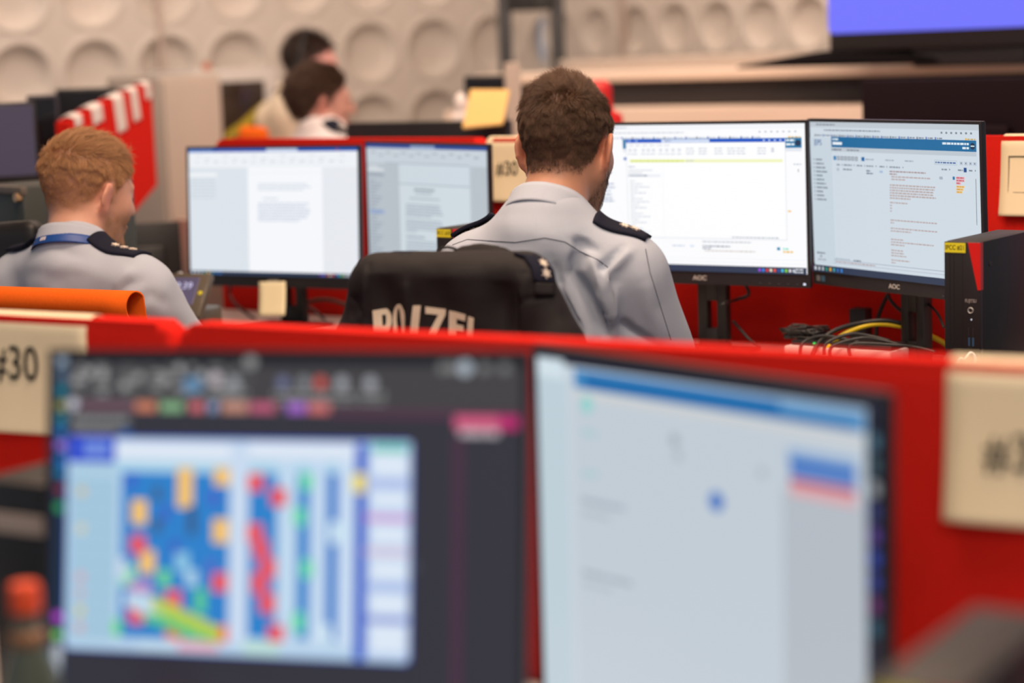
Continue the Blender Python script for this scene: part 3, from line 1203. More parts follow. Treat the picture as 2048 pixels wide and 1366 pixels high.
# joint strips between the wall panels
pj = WL0 + uL * (np.linalg.solve(np.array([[uL[0], -ray(320, 80)[0]], [uL[1], -ray(320, 80)[1]]]), (CAM - WL0)[:2])[0])
nL = np.array([math.sin(WLa), -math.cos(WLa), 0])
MB().box((-.012, -.012, 0), (.012, .008, 3.3), M=Matrix.Translation(Vector((pj[0], pj[1], 0))) @ Matrix.Rotation(WLa, 4, 'Z')).build('trim_1', mat('joint_strip', (.42, .33, .28, 1), .7, noise_scale=20, noise_amt=.05))['kind'] = 'structure'
pj = corner + uR * (np.linalg.solve(np.array([[uR[0], -ray(1247, 60)[0]], [uR[1], -ray(1247, 60)[1]]]), (CAM - corner)[:2])[0])
MB().box((-.02, -.012, 0), (.02, .008, 3.3), M=Matrix.Translation(Vector((pj[0], pj[1], 0))) @ Matrix.Rotation(WRa, 4, 'Z')).build('trim_2', MATS['joint_strip'])['kind'] = 'structure'

# ------------------------------------------------------------------ desk rows
# each row: direction u along the partition, n towards the people who sit on the camera side


class Row:
    def __init__(s, y0, slope, ztop, zdesk):
        s.a = math.atan(slope)
        s.u = np.array([math.cos(s.a), math.sin(s.a), 0])
        s.n = np.array([math.sin(s.a), -math.cos(s.a), 0])
        s.y0, s.slope, s.zt, s.zd = y0, slope, ztop, zdesk
        s.o = np.array([0, y0, 0])

    def at(s, t, off=0.0, z=0.0):
        return s.o + s.u * t + s.n * off + np.array([0, 0, z])

    def s_of(s, px, py, z=None):
        "position along the row of a photo pixel on the partition's front top"
        r = ray(px, py)
        A = np.array([[s.u[0], -r[0]], [s.u[1], -r[1]]])
        return np.linalg.solve(A, (CAM - s.o)[:2])[0]

    def M(s, t, off=0.0, z=0.0, turn=0.0):
        q = s.at(t, off, z)
        return Matrix.Translation(Vector(q)) @ Matrix.Rotation(s.a + turn, 4, 'Z')


MID = Row(5.15, -.757, 1.264, .79)
FG = Row(2.52, -.61, 1.127, .70)


def partition(row, t0, t1, z0, label, thick=.045, cat='partition', name='desk_partition', corner_r=.03):
    zt = row.zt
    pts = []
    r = corner_r
    L = t1 - t0
    pts += [(0, z0), (L, z0)]
    for k in range(7):
        a = k / 6 * math.pi / 2
        pts.append((L - r + r * math.cos(a), zt - r + r * math.sin(a)))
    for k in range(7):
        a = math.pi / 2 + k / 6 * math.pi / 2
        pts.append((r + r * math.cos(a), zt - r + r * math.sin(a)))
    mb = MB()
    mb.prism(pts, thick, row.M(t0, thick / 2))
    bm = mb.bm
    es = [e for e in bm.edges if len(e.link_faces) == 2 and any(len(f.verts) > 8 for f in e.link_faces)]
    bmesh.ops.bevel(bm, geom=es, offset=.014, segments=4, profile=.5, affect='EDGES')
    o = mb.build(name, M_RED, None, angle=.7)
    tag(o, label, cat, 'red desk partitions')
    return o


sA = MID.s_of(437, 285)
partition(MID, sA, sA + .95, .40, 'red felt desk partition behind the two monitors left of the middle person')
partition(MID, sA + .953, 1.75, .40, 'red felt desk partition behind the two large bright monitors on the right')
sB = FG.s_of(367, 640)
partition(FG, sB - .95, sB - .002, .35, 'red felt desk partition at the left edge, with a cream sheet hung over its top')
partition(FG, sB + .002, sB + 1.72, .35, 'long red felt desk partition crossing the foreground behind the two blurred monitors')


def desk(row, t0, t1, depth, label, off=.03):
    root = empty('desk', row.at((t0 + t1) / 2, off + depth / 2, 0), row.a)
    tag(root, label, 'desk', 'desks')
    L = t1 - t0
    z = row.zd
    MB().box((-L / 2, -depth / 2, z - .025), (L / 2, depth / 2, z), .004).build('desktop', M_DESK, root, angle=.6)
    for s in (-1, 1):
        MB().box((s * (L / 2 - .12) - .04, -.04, .02), (s * (L / 2 - .12) + .04, .04, z - .025), .004).box((s * (L / 2 - .12) - .035, -depth * .44, 0), (s * (L / 2 - .12) + .035, depth * .44, .03), .004).build('leg', M_GREYMETAL, root, angle=.6)
    return root


desk(MID, -1.45, -.045, .80, 'pale desk under the two monitors left of the middle person')
desk(MID, -.04, 1.75, .80, 'pale desk under the two large bright monitors on the right')
desk(FG, sB - .95, sB + 1.72, .80, 'pale desk under the two blurred monitors in the foreground')


# ------------------------------------------------------------------ sheets hung over the partitions
def hung_sheet(row, tc, w, drop, label, text, size, tx, ty, frame=False, back=.16, thick=.045):
    r = thick / 2 + .003
    root = empty('paper_sign', row.at(tc, 0, row.zt + .004), row.a)
    tag(root, label, 'sign', 'cream number sheets hung over partitions')
    half = math.pi * r
    tot = drop + half + back

    def prof(s, u):
        # s: distance from the front lower edge
        bow = .004 * math.sin(u * 5 + 1)
        if s < drop:
            k = (drop - s) / drop
            return (-r - .012 * k * k - bow * k, -r + (s - drop))
        s -= drop
        if s < half:
            a = s / r
            return (-r * math.cos(a), -r + r * math.sin(a))
        s -= half
        return (r + .01 * s, -r - s)

    def fn(u, v):
        y, z = prof(v * tot, u)
        return ((u - .5) * w, y, z)
    o = MB().grid(fn, 10, 60, .0012).build('sheet', M_PAPER, root, smooth=True)

    def warp(c):
        y, z = prof(max(drop + c.z + r, 0), c.x / w + .5)
        return (c.x, y - .0022 + c.y, z)
    lettering('number_print', text, size, Matrix.Translation(Vector((tx, 0, ty))), M_INK, o, .0006, sx=.86, warp=warp)
    if frame:
        mb = MB()
        x0, x1, z0, z1, t = -w / 2 + .018, w / 2 - .018, -drop * .84, -.045, .0011
        for a, b, c, d in ((x0, x1, z1 - t, z1), (x0, x1, z0, z0 + t), (x0, x0 + t, z0, z1), (x1 - t, x1, z0, z1)):
            n = 10
            for k in range(n):
                za, zb = c + (d - c) * k / n, c + (d - c) * (k + 1) / n
                y = prof(max(drop + (za + zb) / 2 + r, 0), .5)[0]
                mb.box((a, y - .0035, za), (b, y - .0018, zb))
        mb.build('printed_frame', M_INK, o)
    return root


def s_px(row, x0, x1, y):
    return row.s_of(x0, y), row.s_of(x1, y)


a, b = s_px(MID, 984, 1078, 275)
hung_sheet(MID, (a + b) / 2 + .035, .22, .135, 'cream number sheet hung over the red partition behind the head of the middle person', '#30', .049, -.042, -.080)
a, b = s_px(MID, 2012, 2090, 275)
hung_sheet(MID, a + .115, .23, .145, 'cream sheet with a printed frame at the right edge, above the small computer tower', '#21', .060, .0, -.080, frame=True)
a, b = s_px(FG, -40, 192, 605)
hung_sheet(FG, b - .105, .21, .147, 'blurred cream number sheet at the left edge beside the dark spreadsheet monitor', '#30', .070, -.034, -.074)
a = FG.s_of(1908, 715)
hung_sheet(FG, a + .115, .23, .152, 'blurred cream number sheet hung over the red partition at the right edge in the foreground', '#31', .058, -.032, -.100)
# ------------------------------------------------------------------ monitors with what they show
SCR_W, SCR_H = .518, .324


class UI:
    "flat coloured shapes on a screen, in fractions of its width and height (v down)"

    def __init__(s):
        s.polys = []
        s.n = 0
        s.r = random.Random(5)

    def rect(s, u0, v0, u1, v1, c):
        s.polys.append(([(u0, v0), (u1, v0), (u1, v1), (u0, v1)], c))

    def poly(s, pts, c):
        s.polys.append((pts, c))

    def disc(s, u, v, r, c, n=14, asp=1.6):
        s.polys.append(([(u + r * math.cos(2 * math.pi * k / n), v + r * asp * math.sin(2 * math.pi * k / n)) for k in range(n)], c))

    def round_rect(s, u0, v0, u1, v1, r, c, asp=1.6):
        p = []
        for cu, cv, a0 in ((u1 - r, v0 + r * asp, -90), (u1 - r, v1 - r * asp, 0), (u0 + r, v1 - r * asp, 90), (u0 + r, v0 + r * asp, 180)):
            for k in range(5):
                a = math.radians(a0 + k * 22.5)
                p.append((cu + r * math.cos(a), cv + r * asp * math.sin(a)))
        s.polys.append((p, c))

    def words(s, u0, u1, v, h, c, fill=1.0, wl=(.007, .022), gap=.0035):
        "a line of writing too small to read"
        u = u0
        end = u0 + (u1 - u0) * fill
        while u < end:
            w = s.r.uniform(*wl)
            s.rect(u, v, min(u + w, end), v + h, c)
            u += w + gap

    def para(s, u0, u1, v, lines, pitch, h, c, last=.5):
        for k in range(lines):
            s.words(u0, u1, v + k * pitch, h, c, s.r.uniform(.9, 1) if k < lines - 1 else last)

    def mesh(s, name, parent, m, gain=1.0, sh=SCR_H):
        vs, fs, cols = [], [], []
        kv = SCR_H / sh
        for k, (pts, c) in enumerate(s.polys):
            b = len(vs)
            y = -.00025 - .000012 * k
            for (u, v) in pts:
                vs.append(((u - .5) * SCR_W, y, -(v * kv if v < .9995 else 1.0) * sh))
            fs.append(tuple(range(b + len(pts) - 1, b - 1, -1)))
            cols.append([x * gain for x in c[:3]] + [1])
        me = bpy.data.meshes.new(name)
        me.from_pydata(vs, [], fs)
        at = me.attributes.new('pixel_color', 'FLOAT_COLOR', 'CORNER')
        k = 0
        buf = []
        for f, c in zip(fs, cols):
            buf += c * len(f)
        at.data.foreach_set('color', np.array(buf, np.float32))
        return link_mesh(name, me, m, parent)


M_SCREEN = emit('screen_light', None, 1.0)
M_LED = emit('white_led', (.8, .85, 1, 1), 1.2)
M_GLED = emit('green_led', (.05, 1, .15, 1), .8)

W_ = rgb


def monitor(name, label, pos, yaw_deg, tilt_deg, zdesk, ui, gain=1.0, stand_off=.0, buttons=True, group=None, Hh=.36):
    "pos: middle of the top front edge"
    Y, T = math.radians(yaw_deg), math.radians(tilt_deg)
    root = empty(name, (pos[0], pos[1], zdesk), -Y)
    tag(root, label, 'monitor', group)
    hz = pos[2] - zdesk
    TM = Matrix.Translation(Vector((0, 0, hz))) @ Matrix.Rotation(-T, 4, 'X')
    W = .532
    SH = Hh - .036
    # housing: thin slab with a deeper box behind
    mb = MB()
    mb.box((-W / 2, 0, -Hh), (W / 2, .012, 0), .003, M=TM)
    mb.box((-W / 2 + .02, .010, -Hh + .015), (W / 2 - .02, .022, -.02), .008, M=TM)
    mb.box((-.15, .015, -Hh + .03), (.15, .046, -.10), .012, M=TM)
    hous = mb.build('housing', M_BEZEL, root, angle=.6)
    # bezel: 6 mm at the sides and top, 26 mm at the foot
    mb = MB()
    sx = SCR_W / 2
    top, bot = -.0065, -.0065 - SH
    for lo, hi in (((-W / 2, -.0018, -Hh), (-sx, .002, 0)), ((sx, -.0018, -Hh), (W / 2, .002, 0)), ((-sx, -.0018, top), (sx, .002, 0)), ((-sx, -.0018, -Hh), (sx, .002, bot))):
        mb.box(lo, hi, .0006, 1, M=TM)
    bez = mb.build('bezel', M_BEZEL, root)
    scr = ui.mesh('screen', root, M_SCREEN, gain, SH)
    scr.matrix_local = TM @ Matrix.Translation(Vector((0, 0, top)))
    lettering('maker_logo', 'AOC', .0135, TM @ Matrix.Translation(Vector((0, -.0022, -Hh + .0145))), M_SILVER, bez, .0006, offset=.0004, sx=1.15)
    if buttons:
        for k in range(5):
            MB().box((.145 + k * .022, -.0032, -Hh + .006), (.151 + k * .022, -.0015, -Hh + .0085), M=TM).build('button', M_GREYMETAL, bez)
        MB().box((.250, -.0032, -Hh + .006), (.255, -.0015, -Hh + .010), M=TM).build('power_light', M_LED, bez)
    # stand: column with a cable hole, foot plate
    mb = MB()
    cw, z1 = .036, hz - .16
    y0, y1 = .055, .080
    hole0, hole1 = .055, .118
    pts_o = [(-cw, 0), (cw, 0), (cw, z1), (-cw, z1)]
    mb.box((-cw, y0, 0), (-.012, y1, z1), .003)
    mb.box((.012, y0, 0), (cw, y1, z1), .003)
    mb.box((-.0125, y0, 0), (.0125, y1, hole0), .001)
    mb.box((-.0125, y0, hole1), (.0125, y1, z1), .001)
    mb.build('stand_column', M_BLACK, root, angle=.6)
    MB().box((-.05, .040, hz - .22), (.05, .060, hz - .11), .006).build('stand_head', M_BLACK, root, angle=.6)
    MB().box((-.10, -.075, 0), (.10, .10, .010), .004).build('stand_foot', M_BLACK, root, angle=.6)
    return root, TM


GREY = lambda v: rgb(v, v, v)


def taskbar(ui, v0=.955, left=True, right=True):
    ui.rect(0, v0, 1, 1, rgb(38, 56, 82))
    h = 1 - v0
    if left:
        for k, c in enumerate([(220, 225, 230), (200, 205, 210), (190, 195, 200), (40, 150, 120), (225, 170, 60), (60, 160, 170), (40, 110, 190), (50, 130, 210)]):
            ui.rect(.012 + k * .024, v0 + h * .25, .024 + k * .024, v0 + h * .78, rgb(*c))
    if right:
        for k, c in enumerate([(150, 70, 220), (40, 130, 230), (220, 50, 60), (230, 220, 200), (235, 80, 70), (40, 80, 160), (70, 190, 230), (130, 210, 70), (220, 220, 225), (200, 205, 215)]):
            ui.rect(.780 + k * .0175, v0 + h * .28, .791 + k * .0175, v0 + h * .72, rgb(*c))
        ui.words(.950, .985, v0 + h * .2, h * .2, rgb(220, 225, 230))
        ui.words(.945, .985, v0 + h * .6, h * .2, rgb(220, 225, 230))


def browser(ui, bg, bar, line):
    ui.rect(0, 0, 1, 1, bg)
    ui.rect(0, 0, 1, .035, bar)
    ui.words(.04, .16, .014, .008, line)
    ui.words(.09, .44, .050, .008, line)
    for k in range(7):
        ui.rect(.79 + k * .027, .048, .800 + k * .027, .060, line)
    for k in range(15):
        u = .03 + k * .052
        ui.rect(u, .082, u + .008, .096, rgb(96, 120, 180) if k % 3 else rgb(120, 122, 132))
        ui.words(u + .012, u + .045, .085, .008, line)
    ui.rect(.925, .084, .935, .096, rgb(235, 190, 60))
    ui.words(.938, .985, .086, .008, rgb(200, 170, 90))


# --- right of the middle: mail window over the event log
c = UI()
browser(c, rgb(251, 252, 254), rgb(244, 246, 250), rgb(196, 202, 214))
c.rect(.142, .095, .985, .162, rgb(20, 118, 168))
c.words(.88, .955, .105, .013, rgb(235, 245, 250))
c.words(.915, .955, .132, .013, rgb(235, 245, 250))
c.disc(.968, .130, .013, rgb(20, 50, 80))
c.rect(.142, .165, .985, .185, rgb(228, 232, 240))
for k, v in enumerate((.27, .293, .32, .40, .425, .45, .475, .50, .52)):
    c.words(.03, .12, v, .009, rgb(150, 165, 195), .5 + .06 * (k % 5))
c.rect(.145, .222, .158, .240, rgb(30, 110, 190))
c.rect(.158, .098, .912, .775, rgb(206, 212, 224))
c.rect(.160, .098, .910, .772, rgb(253, 254, 255))
c.rect(.160, .098, .910, .122, rgb(16, 86, 196))
c.rect(.332, .100, .562, .120, rgb(214, 226, 246))
c.words(.35, .38, .107, .007, rgb(120, 140, 180))
for u in (.175, .21):
    c.disc(u, .110, .005, rgb(150, 185, 240))
for u in (.815, .84, .865, .89):
    c.disc(u, .110, .0045, rgb(190, 212, 250))
for k in range(6):
    c.words(.17 + k * .035, .195 + k * .035, .136, .008, rgb(205, 210, 222))
for u in (.17, .195, .235, .26, .285, .32, .35, .38, .41):
    c.rect(u, .160, u + .016, .185, rgb(226, 229, 236))
    c.words(u - .004, u + .020, .196, .007, rgb(206, 210, 220))
for u0 in (.45, .51, .585, .645, .69, .785):
    for v in (.158, .176, .194):
        c.words(u0, u0 + .05, v, .008, rgb(206, 212, 222), .8)
c.rect(.848, .158, .862, .19, rgb(214, 218, 226))
c.rect(.176, .236, .900, .256, rgb(242, 246, 190))
c.words(.18, .44, .240, .012, rgb(214, 226, 96))
c.words(.45, .49, .240, .010, rgb(206, 210, 200))
c.rect(.335, .262, .3365, .765, rgb(232, 236, 242))
c.words(.17, .20, .282, .009, rgb(190, 196, 208))
c.words(.17, .29, .306, .008, rgb(204, 210, 220))
c.words(.17, .24, .324, .008, rgb(204, 210, 220))
c.rect(.165, .338, .325, .356, rgb(236, 239, 245))
c.words(.17, .26, .342, .010, rgb(150, 160, 178))
for k in range(18):
    c.words(.175, .18 + .09 * ((k * 7) % 5 + 1) / 5, .380 + k * .0205, .008, rgb(206, 211, 220))
c.words(.66, .90, .757, .008, rgb(180, 188, 200), .9)
c.words(.52, .75, .790, .009, rgb(196, 200, 206))
c.words(.52, .65, .820, .010, rgb(150, 158, 172))
c.words(.52, .56, .836, .009, rgb(160, 168, 180))
c.words(.53, .77, .852, .008, rgb(205, 196, 190))
c.words(.375, .435, .822, .008, rgb(190, 205, 225))
c.rect(.46, .820, .48, .832, rgb(210, 225, 245))
c.rect(.868, .822, .882, .842, rgb(30, 140, 180))
c.words(.895, .92, .826, .012, rgb(130, 225, 200))
c.words(.895, .94, .846, .012, rgb(240, 190, 90))
c.words(.92, .935, .575, .010, rgb(240, 190, 90))
c.words(.95, .985, .265, .008, rgb(190, 198, 212))
c.rect(.97, .300, .973, .32, rgb(90, 96, 110))
c.rect(.14, .905, 1, .907, rgb(226, 230, 238))
c.rect(.05, .93, 1, .932, rgb(222, 228, 238))
c.words(.06, .5, .918, .006, rgb(205, 212, 225), .6)
taskbar(c, left=False)
monitor('monitor', 'bright monitor with a mail window open, directly right of the middle person', (.421, 4.517, 1.311), 32.7, -.4, MID.zd, c, .99)

# --- far right: the event log
d = UI()
browser(d, rgb(212, 224, 234), rgb(196, 205, 214), rgb(122, 132, 146))
d.rect(0, .103, .135, .945, rgb(206, 219, 229))
d.rect(.134, .103, .1355, .945, rgb(176, 190, 204))
d.rect(.138, .096, .985, .165, rgb(14, 108, 160))
d.words(.146, .185, .106, .012, rgb(225, 240, 248))
d.words(.146, .205, .130, .018, rgb(240, 248, 252), wl=(.06, .07))
d.words(.80, .945, .112, .013, rgb(225, 240, 248))
d.words(.91, .945, .137, .013, rgb(225, 240, 248))
d.disc(.965, .131, .013, rgb(16, 48, 76))
d.rect(.955, .127, .975, .134, rgb(215, 235, 240))
d.rect(.138, .167, .985, .192, rgb(194, 204, 213))
d.words(.14, .20, .175, .010, rgb(110, 120, 134))
d.words(.235, .31, .176, .009, rgb(130, 138, 150))
d.rect(.028, .112, .031, .165, rgb(120, 150, 185))
for k in range(11):
    v = .245 + k * .0265
    d.disc(.022, v + .005, .003, rgb(100, 110, 125))
    d.words(.034, .075 + .03 * ((k * 5) % 4) / 3, v, .010, rgb(128, 140, 156), wl=(.03, .05))
for k in range(7):
    d.rect(.150 + k * .0225, .222, .167 + k * .0225, .248, rgb(28, 105, 165) if k == 0 else rgb(120, 128, 138))
    d.rect(.1535 + k * .0225, .2265, .1635 + k * .0225, .2435, rgb(60, 150, 205) if k == 0 else rgb(190, 200, 210))
d.rect(.325, .222, .344, .248, rgb(28, 105, 165))
for u in (.35, .47, .585):
    d.words(u, u + .05, .232, .008, rgb(160, 170, 184))
d.rect(.755, .222, .88, .250, rgb(176, 190, 206))
d.rect(.757, .225, .878, .247, rgb(214, 226, 236))
d.words(.76, .873, .232, .009, rgb(60, 100, 160))
for u in (.895, .92, .945, .968):
    d.rect(u, .226, u + .018, .247, rgb(190, 203, 216))
    d.rect(u + .006, .232, u + .011, .240, rgb(90, 105, 130))
for u, w in ((.17, .02), (.215, .05), (.295, .035), (.355, .045), (.435, .03), (.495, .065), (.795, .03), (.885, .028), (.945, .02)):
    d.words(u, u + w, .274, .009, rgb(128, 138, 152))
    d.rect(u + w + .012, .273, u + w + .017, .282, rgb(120, 128, 140))
d.rect(.917, .262, .933, .290, rgb(20, 75, 140))
d.rect(.170, .300, .186, .318, rgb(180, 192, 205))
d.words(.21, .265, .303, .008, rgb(110, 120, 135))
d.words(.355, .38, .305, .009, rgb(100, 112, 135))
d.words(.355, .395, .321, .009, rgb(100, 112, 135))
d.rect(.435, .304, .455, .318, rgb(170, 190, 220))
TX = rgb(186, 166, 162)
d.para(.495, .71, .302, 2, .0165, .008, rgb(166, 136, 134), .2)
d.para(.505, .74, .335, 2, .0165, .008, TX, .35)
d.para(.495, .765, .388, 6, .0165, .009, TX, .45)
for v, f in ((.500, .38), (.518, .05), (.536, .05), (.554, .04), (.612, 1), (.629, .08), (.664, 1), (.681, .45), (.735, .28), (.752, .92), (.769, .3), (.805, .26), (.822, .28), (.839, .34), (.868, .4), (.885, .09)):
    d.words(.495, .765, v, .008, TX, f)
d.rect(.787, .322, .806, .340, rgb(170, 182, 196))
d.rect(.861, .318, .873, .338, rgb(20, 120, 170))
for k in range(3):
    d.rect(.880, .318 + k * .0165, .925 - .02 * (k == 2), .332 + k * .0165, rgb(232, 165, 175))
    d.words(.882, .922 - .02 * (k == 2), .321 + k * .0165, .007, rgb(205, 90, 105))
    d.rect(.880, .372 + k * .0165, .925 - .006 * k, .386 + k * .0165, rgb(240, 205, 140))
    d.words(.882, .920 - .006 * k, .375 + k * .0165, .007, rgb(220, 160, 60))
d.rect(.986, .325, .9885, .605, rgb(70, 82, 98))
d.words(.03, .085, .868, .010, rgb(100, 112, 130))
d.words(.05, .065, .890, .009, rgb(110, 120, 135))
d.words(.035, .09, .912, .009, rgb(150, 162, 178))
d.words(.15, .24, .897, .007, rgb(160, 172, 186))
d.words(.265, .31, .897, .009, rgb(110, 120, 134))
d.rect(.137, .908, 1, .912, rgb(160, 172, 190))
d.rect(.137, .930, 1, .933, rgb(170, 180, 196))
d.words(.15, .40, .918, .007, rgb(176, 150, 150))
taskbar(d, right=False)
mD, TMD = monitor('monitor', 'angled monitor with a pale event list, at the far right beside the computer tower', (.791, 4.223, 1.311), 59.5, -1.6, MID.zd, d, .93)
# lettering of the page logo
for ch in mD.children:
    if ch.name.startswith('screen'):
        lettering('page_logo', 'EPS', .0175, Matrix.Translation(Vector(((.055 - .5) * SCR_W, -.0022, -.138 * SCR_H))), emit('logo_blue', rgb(40, 90, 150), 1.0), ch, .0003, sx=.9)
    if ch.name.startswith('bezel'):
        for k, cc in enumerate(((.25, .27, .28, 1), (.05, .16, .28, 1))):
            MB().box((-.252 + k * .016, -.0026, -.352), (-.241 + k * .016, -.0015, -.340), M=TMD).build('sticker', mat('sticker_%s' % ('grey' if k == 0 else 'blue'), cc, .4, noise_scale=200, noise_amt=.3), ch)

# --- left pair: text documents
e = UI()
e.rect(0, 0, 1, 1, rgb(226, 231, 238))
e.rect(0, 0, 1, .027, rgb(34, 84, 176))
e.rect(0, .003, .15, .024, rgb(92, 132, 200))
e.rect(.175, .006, .46, .020, rgb(80, 100, 190))
e.rect(.47, .002, .655, .025, rgb(196, 208, 234))
e.rect(.88, .006, .888, .018, rgb(220, 60, 70))
e.rect(0, .027, 1, .150, rgb(240, 243, 247))
for k in range(16):
    e.words(.04 + k * .057, .075 + k * .057, .055 + .02 * (k % 3), .010, rgb(214, 219, 226))
    e.words(.04 + k * .057, .065 + k * .057, .100, .010, rgb(208, 214, 222))
e.rect(0, .150, .36, 1, rgb(222, 229, 236))
e.rect(0, .19, .17, .23, rgb(240, 244, 248))
for k in range(7):
    e.words(.012, .165, .225 + k * .026, .012, rgb(204, 213, 222))
e.rect(.36, .150, .80, 1, rgb(247, 249, 253))
e.rect(.36, .19, .80, .193, rgb(226, 231, 238))
e.para(.42, .74, .275, 3, .021, .011, rgb(208, 217, 228), .85)
e.words(.45, .54, .388, .012, rgb(204, 213, 224))
e.para(.42, .73, .425, 7, .022, .013, rgb(202, 210, 226), .8)
e.rect(.80, .150, 1, 1, rgb(232, 235, 241))
taskbar(e, .970)
monitor('monitor', 'monitor with a white text document and a sticky note under its screen', (-.593, 5.221, 1.262), 28.3, 3.5, MID.zd, e, .98, buttons=False)

f = UI()
f.rect(0, 0, 1, 1, rgb(190, 199, 207))
f.rect(0, 0, 1, .030, rgb(44, 74, 150))
f.rect(.02, .004, .36, .026, rgb(62, 84, 160))
f.rect(.38, .004, .585, .028, rgb(146, 166, 206))
f.rect(0, .030, 1, .150, rgb(206, 216, 224))
for k in range(14):
    f.words(.04 + k * .066, .078 + k * .066, .060 + .02 * (k % 2), .010, rgb(150, 160, 170))
f.rect(.16, .14, .86, .15, rgb(180, 190, 200))
f.words(.02, .10, .17, .014, rgb(226, 233, 238))
f.rect(.01, .19, .15, .215, rgb(222, 229, 234))
f.rect(.01, .225, .15, .25, rgb(160, 172, 184))
for k in range(26):
    f.words(.02, .07 + .06 * ((k * 3) % 4) / 3, .285 + k * .0255, .011, rgb(150, 164, 178))
f.rect(.02, .520, .15, .545, rgb(150, 172, 214))
f.rect(.285, .150, .865, .300, rgb(212, 223, 231))
f.rect(.285, .304, .865, .966, rgb(214, 225, 232))
f.rect(.285, .298, .865, .306, rgb(172, 184, 194))
f.words(.41, .58, .335, .014, rgb(128, 140, 152))
f.words(.42, .56, .365, .010, rgb(150, 162, 174))
f.words(.37, .62, .405, .010, rgb(160, 172, 182))
f.para(.34, .65, .455, 5, .021, .011, rgb(160, 172, 184), .7)
f.para(.34, .65, .575, 5, .021, .011, rgb(162, 174, 186), .3)
f.words(.34, .50, .70, .014, rgb(150, 162, 175))
f.para(.34, .66, .735, 5, .021, .011, rgb(162, 174, 186), .3)
taskbar(f, .970)
monitor('monitor', 'turned monitor with a grey toned document, half hidden behind the jacket and the middle person', (-.199, 5.083, 1.262), 52.8, 1.0, MID.zd, f, .92, buttons=False)

# --- foreground left: dark spreadsheet
g = UI()
DK = rgb(44, 44, 54)
g.rect(0, 0, 1, 1, DK)
g.rect(0, 0, 1, .185, rgb(62, 60, 62))
g.rect(.035, 0, 1, .030, rgb(12, 14, 24))
g.rect(0, 0, .034, 1, rgb(8, 36, 62))
rr = random.Random(3)
for k, (v, cc) in enumerate(((.018, (150, 165, 180)), (.065, (90, 110, 130)), (.115, (30, 130, 150)), (.165, (150, 150, 80)), (.21, (40, 130, 150)), (.25, (20, 110, 180)), (.295, (150, 110, 220)), (.345, (20, 110, 190)), (.385, (20, 120, 170)), (.44, (120, 40, 60)), (.50, (40, 150, 90)), (.86, (190, 70, 210)), (.92, (120, 200, 90)), (.965, (170, 175, 185)), (.985, (185, 190, 200)))):
    g.round_rect(.006, v - .014, .028, v + .016, .006, rgb(*cc))
for row, v in enumerate((.028, .050, .072, .095, .118)):
    u = .05
    while u < .40:
        w = rr.uniform(.012, .05)
        g.rect(u, v, u + w, v + .013, GREY(rr.choice((120, 135, 150, 90))))
        u += w + rr.uniform(.008, .03)
for u in (.05, .08, .11, .16, .19, .25, .28, .33):
    g.disc(u, rr.uniform(.04, .10), .010, GREY(160))
g.disc(.435, .020, .014, GREY(140))
g.disc(.885, .035, .015, rgb(175, 185, 195))
for u in (.84, .86, .925, .965):
    g.disc(u, .035, .011, GREY(120))
g.rect(.29, .070, .33, .12, rgb(95, 135, 170))
g.disc(.360, .075, .014, rgb(190, 180, 185))
for u, cc in ((.40, (150, 155, 160)), (.505, (110, 115, 150)), (.55, (130, 135, 140)), (.585, (205, 85, 75)), (.63, (165, 168, 175)), (.69, (165, 168, 175))):
    g.disc(u, .085, .013, rgb(*cc))
    g.words(u - .02, u + .03, .115, .012, GREY(150))
    g.words(u - .02, u + .03, .140, .010, GREY(130))
g.disc(.045, .160, .012, rgb(200, 200, 212))
g.rect(.06, .150, .185, .180, rgb(110, 80, 92))
for u, w, cc in ((.185, .045, (205, 125, 95)), (.24, .05, (130, 175, 130)), (.305, .03, (210, 105, 115)), (.345, .02, (130, 150, 190)), (.375, .055, (200, 140, 120)), (.435, .055, (190, 90, 120)), (.515, .04, (165, 100, 205)), (.56, .045, (210, 110, 110))):
    g.rect(u, .150, u + w, .182, rgb(*cc))
g.rect(.61, .170, 1, .196, rgb(78, 44, 66))
g.rect(.865, .185, .965, .225, rgb(215, 90, 130))
g.rect(.955, .185, .995, .225, rgb(190, 30, 110))
g.words(.875, .955, .228, .02, rgb(190, 180, 185), wl=(.03, .06))
g.rect(.042, .197, .175, .226, GREY(95))
g.rect(.042, .240, .155, .266, GREY(90))
g.words(.045, .165, .203, .016, GREY(150))
g.words(.045, .140, .246, .014, GREY(145))
g.rect(.155, .240, .175, .268, rgb(40, 90, 150))
g.rect(.862, .25, .885, 1, rgb(70, 40, 62))
# the coloured plan in the sheet
U0, V0, U1, V1 = .036, .268, .775, .962
g.round_rect(U0 - .003, V0 - .004, U1 + .004, V1 + .004, .012, rgb(24, 62, 196))
g.round_rect(U0, V0 + .003, U1, V1, .010, rgb(186, 214, 238))


def gb(x0, y0, x1, y1, cc):
    "rectangle from crop pixels of the plan (100..1450, 410..1340)"
    fu = lambda x: U0 + (x - 100) / 1352 * (U1 - U0)
    # the plan's rows slope with the perspective; straighten them
    fv = lambda x, y: V0 + (y - 408 - (x - 100) * .016) / (855 + (x - 100) * .045) * (V1 - V0)
    xm = (x0 + x1) / 2
    g.rect(fu(x0), fv(xm, y0), fu(x1), fv(xm, y1), rgb(*cc))


